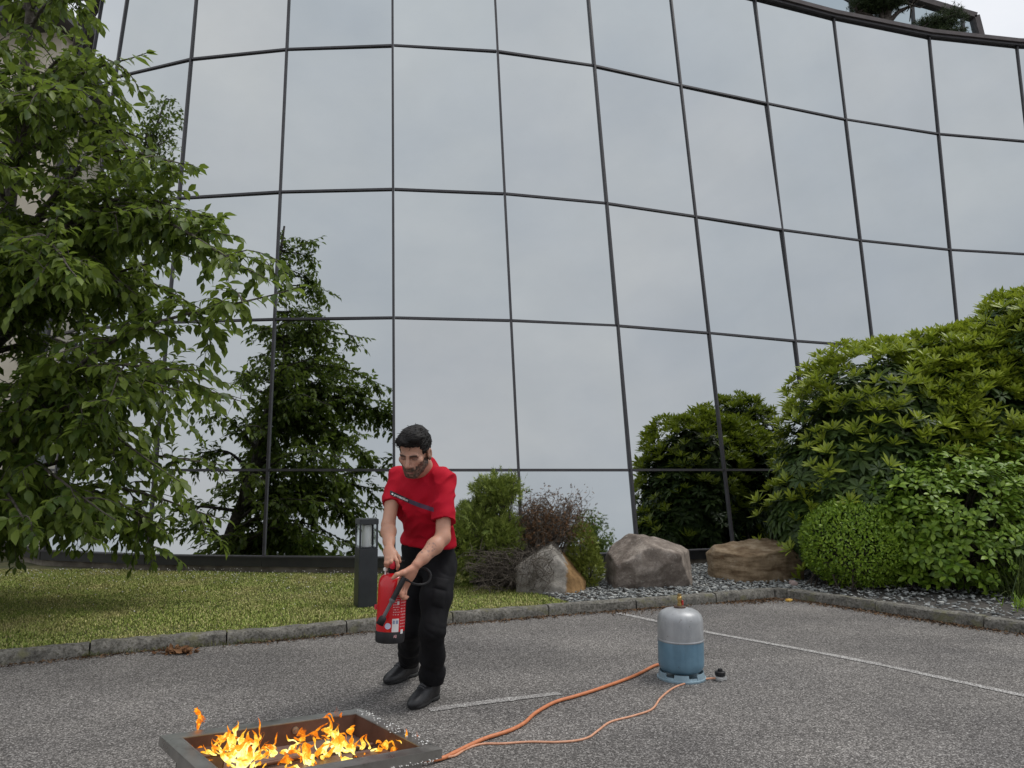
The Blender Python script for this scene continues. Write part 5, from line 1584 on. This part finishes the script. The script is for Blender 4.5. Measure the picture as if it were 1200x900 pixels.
# ---- boots
LEATH = simple('black_boot_leather', (.010, .010, .011), (.020, .020, .022), .42, 18, bmp=.25, bscale=60, bdist=.003, spec=.5)
SOLEM = simple('black_boot_sole', (.012, .012, .012), (.022, .022, .022), .75, 30)
LACE = simple('boot_lace', (.06, .06, .064), None, .8)
def boot(heel, toe, ankle):
    heel, toe, ankle = np.array(heel), np.array(toe), np.array(ankle)
    f_ = unit((toe - heel) * np.array([1, 1, 0])); x_ = np.array([-f_[1], f_[0], 0]); L_ = np.linalg.norm((toe - heel)[:2])
    M3 = np.stack([x_, f_, [0, 0, 1.]], -1)
    bp = lambda x, y, z: heel * np.array([1, 1, 0]) + x_ * x + f_ * y * L_ + np.array([0, 0, z])
    fo = Field(np.minimum(heel, toe) * np.array([1, 1, 0]) - .09, np.maximum(np.maximum(heel, toe), ankle) + np.array([.09, .09, .12]), .005)
    fo.ell(bp(0, .76, .030), np.array((.051, .088, .050)), M3, 0)
    fo.ell(bp(0, .55, .050), np.array((.047, .09, .060)), M3, .03)
    fo.ell(bp(0, .20, .055), np.array((.043, .068, .060)), M3, .03)
    an = bp(0, .24, .105)
    fo.cone(bp(0, .52, .078), an + np.array([0, 0, .01]), .037, .050, .03)
    fo.cone(an, ankle + np.array([0, 0, .06]), .052, .054, .03)
    fo.cut((0, 0, .014), (0, 0, -1))
    V, F = fo.mesh(1)
    o = link('boot', np_mesh('boot', V, F, LEATH, True), man)
    tbv = BVHTree.FromPolygons(V.tolist(), F.tolist())
    so = Field(np.minimum(heel, toe) * np.array([1, 1, 0]) - .09, np.maximum(heel, toe) * np.array([1, 1, 0]) + np.array([.09, .09, .07]), .004)
    for (yy, w, l2) in ((.74, .054, .082), (.50, .046, .078), (.20, .046, .062)):
        so.ell(bp(0, yy, .016), np.array((w, l2, .034)), M3, .02)
    so.cut((0, 0, .026), (0, 0, 1)); so.cut((0, 0, .001), (0, 0, -1))
    so.rbox(bp(0, .42, -.004), (.06, .020, .014), .003, M3, .004, 'sub')
    V, F = so.mesh(0)
    link('sole', np_mesh('sole', V, F, SOLEM, True), o)
    mb = MB()
    for k in range(6):
        p = []
        for xx in (-.028, -.019, -.009, 0, .009, .019, .028):
            q_ = bp(xx, .66 - k * .055 - abs(xx) * .5, .35); hit = tbv.ray_cast(Vector(q_), Vector((0, 0, -1)))
            if hit[0] is not None and hit[0].z > .05: p.append(np.array(hit[0]) + np.array([0, 0, .002]))
        if len(p) > 3: mb.tube(p, .0042, 5)
    mb.build('laces', LACE, o, True)
    return o
boot(ground(512.5, 817), ground(481.5, 832), J['lan'])
boot(ground(489, 790), ground(451.5, 803), J['ran'])

# ------------------------------------------------------------------ fire extinguisher held in the right hand
EC = at(457.3, 715, 4.395); ER = .0825
eb = at(457.3, 752, 4.395)[2]; et = at(457.3, 672, 4.395)[2]
ext = empty('fire_extinguisher', (EC[0], EC[1], eb), 'red fire extinguisher with black base and printed labels held by the stooping man', 'fire extinguisher')
tilt = Matrix.Rotation(R(1.5), 4, 'Y') @ Matrix.Rotation(R(-3), 4, 'X')
ext.matrix_basis = Matrix.Translation((EC[0], EC[1], eb)) @ tilt
EH = et - eb
REDP = simple('glossy_red_paint', (.50, .006, .012), (.56, .010, .016), .22, 3, spec=.6)
def el(prof, name, mat, n=40, par=None, **k):
    q = MB().lathe(prof, n).build(name, mat, None, True); q.parent = par or ext; return q
el([(ER * .96, .055), (ER, .07), (ER, EH - .075), (ER * .985, EH - .055), (ER * .93, EH - .034), (ER * .80, EH - .014), (ER * .58, EH - .002), (ER * .34, EH + .002), (.002, EH + .002)], 'cylinder', REDP, 48)
el([(ER * .90, .0), (ER * .98, .004), (ER * 1.01, .02), (ER * 1.01, .060), (ER * .97, .066)], 'base_cup', BLK, 48)
el([(.026, EH), (.028, EH + .004), (.028, EH + .018), (.022, EH + .022), (.022, EH + .034), (.002, EH + .034)], 'neck_nut', BLK, 20)
def eo(mb, name, mat, par=None, smooth=False, bevel=.003):
    q = mb.build(name, mat, None, smooth, bevel); q.parent = par or ext; return q
vh = eo(MB().box((0, 0, EH + .036), (.045, .045, .026)), 'valve_head', BLK)
eo(MB().bar((-.012, -.01, EH + .052), (.055, .045, EH + .068), .020, .010), 'carry_handle', BLK)
eo(MB().bar((.004, -.064, EH + .050), (.008, -.005, EH + .060), .018, .005), 'squeeze_lever', simple('chromed_steel', (.55, .55, .56), None, .2, metallic=1.0))
REDPL = simple('red_lever_plastic', (.55, .02, .04), None, .4)
q = MB().lathe([(.0, -.012), (.012, -.010), (.017, 0), (.018, .018), (.012, .032), (.0, .034)], 16, (.004, -.062, EH + .040), Matrix.Rotation(R(16), 3, 'X')).build('strike_knob', REDPL, None, True); q.parent = ext
wp_ = simple('white_plastic', (.75, .75, .72), None, .5)
q = MB().lathe([(.0, -.001), (.004, 0), (.004, .022), (.012, .026), (.013, .038), (.008, .044), (.0, .045)], 16, (-.040, -.034, EH - .010)).build('pressure_pin', wp_, None, True); q.parent = ext
eo(MB().box((-ER - .006, -.01, EH * .50), (.016, .012, .030)), 'side_lug', REDPL)
# labels printed on the shell, wrapped to its curve (angles measured from the camera side)
def curved(a0, a1, z0, z1, name, mat, n_=10, rr=.0006):
    V_, F_ = [], []
    for i in range(n_ + 1):
        a = R(a0 + (a1 - a0) * i / n_)
        for z in (z0, z1): V_.append(((ER + rr) * math.sin(a), -(ER + rr) * math.cos(a), z))
    F_ = np.array([(2 * i, 2 * i + 2, 2 * i + 3, 2 * i + 1) for i in range(n_)])
    q = bpy.data.objects.new(name, np_mesh(name, np.array(V_), F_, mat, True)); COL.objects.link(q); q.parent = ext; return q
LABW = simple('label_white', (.62, .60, .60), None, .5)
LABG = simple('label_blue_grey', (.20, .24, .36), None, .5)
LABP = simple('label_pinkish_white', (.62, .33, .34), None, .5)
zz = lambda f_: EH * f_
curved(14, 42, zz(.17), zz(.36), 'label', LABW)
curved(17, 25, zz(.285), zz(.335), 'label_pictogram', LABG, 4, .0010); curved(29, 39, zz(.285), zz(.335), 'label_pictogram', LABG, 4, .0010)
r = np.random.default_rng(8)
def textlines(a0, a1, z0, z1, k, name, mat):
    V_, F_, b = [], [], 0
    for i in range(k):
        z = z1 - (z1 - z0) * (i + .5) / k; a = a0
        while a < a1 - 2:
            w = r.uniform(.8, 4); w = min(w, a1 - a); hgt = (z1 - z0) / k * r.uniform(.28, .55)
            for aa in np.linspace(a, a + w, 3):
                t = R(aa); V_ += [((ER + .0011) * math.sin(t), -(ER + .0011) * math.cos(t), z - hgt / 2), ((ER + .0011) * math.sin(t), -(ER + .0011) * math.cos(t), z + hgt / 2)]
            for j in range(2): F_.append((b + 2 * j, b + 2 * j + 2, b + 2 * j + 3, b + 2 * j + 1))
            b += 6; a += w + r.uniform(.8, 4.5)
    q = bpy.data.objects.new(name, np_mesh(name, np.array(V_), np.array(F_), mat)); COL.objects.link(q); q.parent = ext; q['kind'] = 'stuff'; return q
textlines(16, 42, zz(.40), zz(.72), 9, 'small_print', LABP)
textlines(48, 82, zz(.22), zz(.74), 12, 'small_print', LABP)
curved(31, 40, zz(.56), zz(.61), 'label_pictogram', LABW, 4, .0013)
curved(52, 66, zz(.14), zz(.20), 'label_pictogram', LABW, 4, .0013)
lettering('AB', 0, 0, 1, 0, 1, 'class_letters', LABP, lambda a, b_: np.array([(ER + .0012) * math.sin(R(22 + a * 13)), -(ER + .0012) * math.cos(R(22 + a * 13)), zz(.09) - b_ * .022]), None).parent = ext
V_ = [(0, 0, 0)]
for i in range(20):
    a = 2 * math.pi * i / 20; V_.append((math.cos(a), math.sin(a), 0))
V_ = np.array([((ER + .0012) * math.sin(R(-2) + v[0] * .017 / ER), -(ER + .0012) * math.cos(R(-2) + v[0] * .017 / ER), zz(.255) + v[1] * .017) for v in V_])
q = bpy.data.objects.new('round_sticker', np_mesh('round_sticker', V_, np.array([(0, i + 1, (i + 1) % 20 + 1) for i in range(20)]), simple('sticker_blue_white', (.50, .55, .70), None, .5), True)); COL.objects.link(q); q.parent = ext
# hose loop behind the hand and the lance in the left hand
HOSEM = simple('black_hose', (.012, .012, .013), (.018, .018, .020), .5, 30, spec=.35)
LANCE = simple('grey_lance', (.070, .070, .076), (.10, .10, .106), .45, 30)
hp_ = smooth_path([at(464, 669, 4.38), at(474, 671, 4.43), at(490, 666.5, 4.45), at(499, 666.5, 4.45), at(504.5, 673, 4.45), at(502.5, 681, 4.44), at(495, 684.8, 4.42), at(485, 684, 4.38), at(478, 680, 4.325), at(473.5, 679, 4.295)], 10)
link('hose', np_mesh('hose', *tube_np(hp_, .0075, 10), HOSEM, True), ext)
la_, lb_ = at(474, 676.5, 4.290), at(449.5, 723, 4.255)
lm = la_ * .42 + lb_ * .58
link('lance_grip', np_mesh('lance_grip', *tube_np(np.array([la_, la_ * .7 + lm * .3, la_ * .3 + lm * .7, lm]), [.0155, .0165, .0155, .0145], 14), HOSEM, True), ext)
link('lance', np_mesh('lance', *tube_np(np.array([lm, lm * .5 + lb_ * .5, lb_]), [.0105, .0105, .0105], 12), LANCE, True), ext)
dd = unit(lb_ - lm)
link('lance_collar', np_mesh('lance_collar', *tube_np(np.array([lm - dd * .006, lm + dd * .004, lm + dd * .014]), [.0165, .0175, .0135], 14), LANCE, True), ext)
link('nozzle', np_mesh('nozzle', *tube_np(np.array([lb_ - dd * .004, lb_, lb_ + dd * .012, lb_ + dd * .046, lb_ + dd * .047, lb_ + dd * .030]), [.011, .018, .021, .0215, .017, .015], 18), BLK, True), ext)
# ------------------------------------------------------------------ steel fire tray
A_, B_, C_ = np.array([-1.4906, 3.2892, .3323]), np.array([-.7661, 3.9288, .2460]), np.array([-.3109, 3.4597, .2353])
ex = unit(B_ - A_); ez = unit(np.cross(ex, B_ - C_)); ey = np.cross(ez, ex)
LX, LY = np.linalg.norm(B_ - A_), .70
org = A_ - ey * LY                      # front-left corner of the rim
ft = bpy.data.objects.new('fire_tray', None); COL.objects.link(ft)
MT = Matrix(np.vstack([np.c_[ex, ey, ez, org], [0, 0, 0, 1]]).tolist())
ft.matrix_basis = MT
tag(ft, 'open stainless steel fire training tray with flames burning inside', 'fire tray')
def steel(name, c1, c2, rough, metal, st=None):
    m, n, l, b = new_mat(name)
    c = ramp(n, l, noise_fac(n, l, 5, 8, .7), [(.3, c1), (.7, c2)])
    f = ramp(n, l, noise_fac(n, l, 3, 6, .7), [(.55, (0, 0, 0)), (.7, (1, 1, 1))])
    if st: c = mixc(n, l, f, c, st)
    l.new(c, b.inputs['Base Color']); b.inputs['Metallic'].default_value = metal
    l.new(ramp(n, l, noise_fac(n, l, 9, 5), [(.3, (rough - .1,) * 3), (.7, (rough + .12,) * 3)]), b.inputs['Roughness'])
    bump(n, l, b, noise_fac(n, l, 30, 4), .12, .004)
    return m
STEEL = steel('grimy_stainless_steel', (.24, .23, .215), (.42, .41, .385), .34, .9, (.15, .14, .125))
SOOT = steel('heat_browned_steel', (.085, .040, .026), (.17, .088, .062), .55, .35, (.07, .045, .038))
FLOOR = steel('scorched_tray_floor', (.17, .105, .088), (.28, .20, .175), .4, .3, (.15, .115, .105))
def tb(c, s, name, mat, bevel=.003, par=None):
    q = MB().box(c, s).build(name, mat, None, bevel=bevel)
    q.parent = par or ft; return q
RW, TH = .072, .003
# rim flanges, mitre-free: two long, two short
tb((LX / 2, RW / 2, -.002), (LX, RW, .004), 'rim', STEEL, .001)
tb((LX / 2, LY - RW / 2, -.002), (LX, RW, .004), 'rim', STEEL, .001)
tb((RW / 2, LY / 2, -.002), (RW, LY - 2 * RW, .004), 'rim', STEEL, .001)
tb((LX - RW / 2, LY / 2, -.002), (RW, LY - 2 * RW, .004), 'rim', STEEL, .001)
for c, s in (((LX / 2, .002, -.022), (LX, .004, .036)), ((LX / 2, LY - .002, -.022), (LX, .004, .036)), ((.002, LY / 2, -.022), (.004, LY - .008, .036)), ((LX - .002, LY / 2, -.022), (.004, LY - .008, .036))):
    tb(c, s, 'rim_lip', STEEL, 0)
D = .155
for c, s in (((LX / 2, RW - .002, -D / 2 - .004), (LX - 2 * RW + .008, .004, D)), ((LX / 2, LY - RW + .002, -D / 2 - .004), (LX - 2 * RW + .008, .004, D)),
             ((RW - .002, LY / 2, -D / 2 - .004), (.004, LY - 2 * RW, D)), ((LX - RW + .002, LY / 2, -D / 2 - .004), (.004, LY - 2 * RW, D))):
    tb(c, s, 'side_wall', SOOT, 0)
# outer skin of the pan
for c, s in (((LX / 2, RW - .008, -D / 2 - .004), (LX - 2 * RW + .02, .004, D + .01)), ((LX - RW + .008, LY / 2, -D / 2 - .004), (.004, LY - 2 * RW, D + .01)), ((RW - .008, LY / 2, -D / 2 - .004), (.004, LY - 2 * RW, D + .01)), ((LX / 2, LY - RW + .008, -D / 2 - .004), (LX - 2 * RW + .02, .004, D + .01))):
    tb(c, s, 'outer_panel', STEEL, 0)
tb((LX / 2, LY / 2, -.100), (LX - 2 * RW, LY - 2 * RW, .004), 'pan_floor', FLOOR, 0)
tb((LX / 2, LY / 2, -D - .008), (LX - 2 * RW, LY - 2 * RW, .004), 'pan_base', STEEL, 0)
# burner plumbing and brackets inside
q = MB().tube([(RW + .02, LY * .58, -.085), (LX * .5, LY * .585, -.083), (LX - RW - .02, LY * .60, -.085)], .011, 10).build('burner_pipe', SOOT, None, True); q.parent = ft
q = MB().tube([(RW + .03, LY * .33, -.09), (LX * .5, LY * .325, -.088), (LX - RW - .02, LY * .33, -.09)], .011, 10).build('burner_pipe', SOOT, None, True); q.parent = ft
tb((RW + .085, LY - RW - .085, -.045), (.10, .115, .006), 'bracket_plate', SOOT, .001)
tb((RW + .130, LY - RW - .085, -.082), (.006, .115, .068), 'bracket_web', SOOT, 0)
tb((RW + .085, LY - RW - .14, -.082), (.09, .005, .066), 'bracket_web', FLOOR, 0)
tb((LX - RW - .11, LY * .36, -.07), (.16, .10, .006), 'baffle_plate', SOOT, .001)
tb((LX - RW - .19, LY * .36, -.094), (.005, .10, .045), 'baffle_web', SOOT, 0)
q = MB().lathe([(.0, 0), (.016, 0), (.016, .006), (.008, .007), (.008, .012), (.0, .012)], 16, (LX * .60, LY - RW - .002, -.035), Matrix.Rotation(R(90), 3, 'X')).build('wall_bolt', STEEL, None, True); q.parent = ft
for x in (RW + .04, LX - RW - .04):
    for y in (RW + .03, LY - RW - .03):
        w0 = np.array(MT @ Vector((x, y, -D - .01)))
        MB().box((w0[0], w0[1], w0[2] / 2 + .002), (.035, .035, w0[2])).build('leg', STEEL, ft)
# foam spatter on the right rim and lip
r = np.random.default_rng(5)
n = 80
q = np.stack([LX - np.abs(r.normal(.03, .022, n)), r.uniform(LY * .12, LY * .97, n), np.full(n, .002)], 1)
q = np.vstack([q, np.stack([LX * r.uniform(.35, .98, 90), np.full(90, -.002), -.04 + r.normal(0, .004, 90)], 1)])
w = np.array([MT @ Vector(p) for p in q.tolist()])
V, F = scatter(tv, tf, w, np.repeat(np.eye(3)[None], len(w), 0), np.c_[r.uniform(.002, .007, len(w)), r.uniform(.002, .006, len(w)), r.uniform(.0015, .003, len(w))])
tag(link('foam_spatter', np_mesh('foam_spatter', V, F, simple('white_foam', (.75, .74, .72), None, .6)), ft), kind='stuff')
w = np.c_[r.normal(0, 1, 900) * .30 - .95, r.normal(0, 1, 900) * .045, np.full(900, .004)]
w[:, 1] += 4.02 + (w[:, 0] + .95) * .66
V, F = scatter(tv, tf, w, np.repeat(np.eye(3)[None], len(w), 0), np.c_[r.uniform(.002, .005, len(w)), r.uniform(.002, .005, len(w)), np.full(len(w), .001)])
tag(link('powder_residue', np_mesh('powder_residue', V, F, bpy.data.materials['white_foam'])), kind='stuff')

# ------------------------------------------------------------------ flames
def flame_mat():
    m, n, l, b = new_mat('flame')
    n.remove(b)
    at_ = N(n, 'Attribute', attribute_name='flame_heat')
    t = N(n, 'TexCoord')
    nzz = N(n, 'TexNoise', Scale=34.0, Detail=5.0, Roughness=.6, Distortion=.6); l.new(t.outputs['Object'], nzz.inputs['Vector'])
    ad = N(n, 'Math', operation='MULTIPLY_ADD'); l.new(nzz.outputs['Fac'], ad.inputs[0]); ad.inputs[1].default_value = 1.55; l.new(at_.outputs['Color'], ad.inputs[2])
    sb = N(n, 'Math', operation='SUBTRACT'); l.new(ad.outputs[0], sb.inputs[0]); sb.inputs[1].default_value = .80
    c = ramp(n, l, sb.outputs[0], [(.0, (.42, .07, .006)), (.28, (.95, .22, .012)), (.52, (1.0, .45, .03)), (.75, (1.0, .74, .14)), (.98, (1.0, .90, .36))])
    e = N(n, 'Emission'); l.new(c, e.inputs['Color'])
    st = ramp(n, l, sb.outputs[0], [(.0, (.62,) * 3), (.5, (.95,) * 3), (1.0, (1.35,) * 3)]); l.new(st, e.inputs['Strength'])
    tr = N(n, 'BsdfTransparent')
    lw = N(n, 'LayerWeight', Blend=.35)
    al = N(n, 'Math', operation='SUBTRACT'); al.inputs[0].default_value = 1.25; l.new(lw.outputs['Facing'], al.inputs[1])
    mu = N(n, 'Math', operation='MULTIPLY', use_clamp=True); l.new(al.outputs[0], mu.inputs[0]); l.new(ramp(n, l, sb.outputs[0], [(.08, (.08,) * 3), (.26, (.85,) * 3), (.5, (1.0,) * 3)]), mu.inputs[1])
    mx = N(n, 'MixShader'); l.new(mu.outputs[0], mx.inputs[0]); l.new(tr.outputs[0], mx.inputs[1]); l.new(e.outputs[0], mx.inputs[2])
    l.new(mx.outputs[0], n['Material Output'].inputs['Surface'])
    return m
FLAME = flame_mat()
def tongue(p, d, L, w, r, heat, sec=12, seg=20):
    """one licking tongue: a flattened, twisting, tapering sheet of gas"""
    P = [np.array(p, float)]; d = unit(d); curl = r.normal(0, .55, 3)
    for i in range(seg):
        curl = curl * .75 + r.normal(0, .30, 3)
        d = unit(d + curl * .45 + np.array([0, 0, .06])); P.append(P[-1] + d * L / seg)
    P = np.array(P); t = np.linspace(0, 1, seg + 1)
    prof = w * np.maximum(np.sin(np.pi * np.clip(t * .9 + .1, 0, 1)) ** .8 * (1 - .55 * t) * (1 + .35 * np.sin(t * 9 + r.uniform(0, 6))), .0006)
    V, F = tube_np(P, prof, sec)
    V = V.reshape(seg + 1, sec, 3)
    ax = unit(r.normal(size=3)); c = P[:, None]
    off = V - c; V = c + off - .62 * (off @ ax)[..., None] * ax
    V = V.reshape(-1, 3)
    q = np.stack([nz3(V, 38, 1), nz3(V, 38, 2), nz3(V, 38, 3)], -1) - .5
    V = V + q * w * 2.0
    H = np.repeat(heat * (1.0 - .75 * t ** 1.3), sec)
    return V, F, H
def fire(name, label, specs, seed, cat='fire'):
    r = np.random.default_rng(seed); Vs, Fs, Hs, b = [], [], [], 0
    for (x, y, Y, n, sx, sy, L, w, heat, lean) in specs:
        c = at(x, y, Y)
        for i in range(int(n * 1.5)):
            p = c + np.array([r.normal(0, sx), r.normal(0, sy), r.normal(0, .012)])
            d = np.array([lean + r.normal(0, .75), r.normal(0, .5), .85])
            V, F, H = tongue(p, d, 1.2 * L * r.uniform(.45, 1.3), 1.0 * w * r.uniform(.4, 1.4), r, heat + r.normal(0, .12))
            Vs.append(V); Fs.append(F + b); Hs.append(H); b += len(V)
    me = np_mesh(name, np.vstack(Vs), np.vstack(Fs), FLAME, True)
    hh = np.clip(np.concatenate(Hs), 0, 2).astype(np.float32); a = me.attributes.new('flame_heat', 'FLOAT_COLOR', 'POINT'); a.data.foreach_set('color', np.stack([hh, hh, hh, hh * 0 + 1], 1).ravel())
    o = empty(name, tuple(at(*specs[0][:3])), label, cat)
    me.name = 'flames'; tag(link('flames', me, o), kind='stuff')
    return o
# x, y (base), distance, count, spread across, spread deep, length, width, heat, lean
fire('fire', 'bright yellow fire blazing in the left half of the steel tray', [
    (288, 893, 3.15, 9, .035, .04, .11, .017, 1.0, .0), (276, 882, 3.22, 9, .04, .03, .12, .014, .85, -.1), (252, 884, 3.25, 6, .03, .03, .10, .007, .62, -.5),
    (272, 868, 3.30, 4, .015, .02, .06, .012, .85, .3), (312, 890, 3.22, 6, .03, .03, .09, .008, .55, .5), (238, 878, 3.35, 2, .01, .02, .05, .008, .62, -.3), (243, 862, 3.4, 1, .008, .01, .03, .009, .7, .2)], 3)
fire('fire', 'long orange and yellow fire spread over the right half of the steel tray', [
    (392, 884, 3.42, 11, .06, .04, .10, .017, 1.0, .05), (362, 888, 3.36, 6, .03, .03, .09, .013, .80, -.4), (398, 866, 3.50, 6, .04, .03, .09, .014, .66, .0),
    (425, 880, 3.50, 6, .05, .03, .07, .011, .72, .7), (452, 878, 3.55, 5, .04, .02, .06, .009, .40, .9), (355, 866, 3.52, 2, .006, .01, .12, .014, .48, -.3), (395, 842, 3.58, 2, .015, .02, .07, .009, .32, .1),
    (345, 880, 3.42, 4, .02, .02, .06, .010, .85, -.7), (362, 897, 3.22, 3, .012, .02, .06, .010, 1.0, .2), (475, 872, 3.52, 3, .02, .02, .05, .008, .36, .9), (420, 892, 3.35, 5, .05, .03, .04, .007, .50, .4), (335, 893, 3.25, 3, .04, .03, .04, .006, .40, .2)], 8)
fire('flame', 'detached orange puff of flame hanging above the left tray rim', [(230, 845, 3.45, 4, .010, .008, .026, .024, .42, .1)], 12)
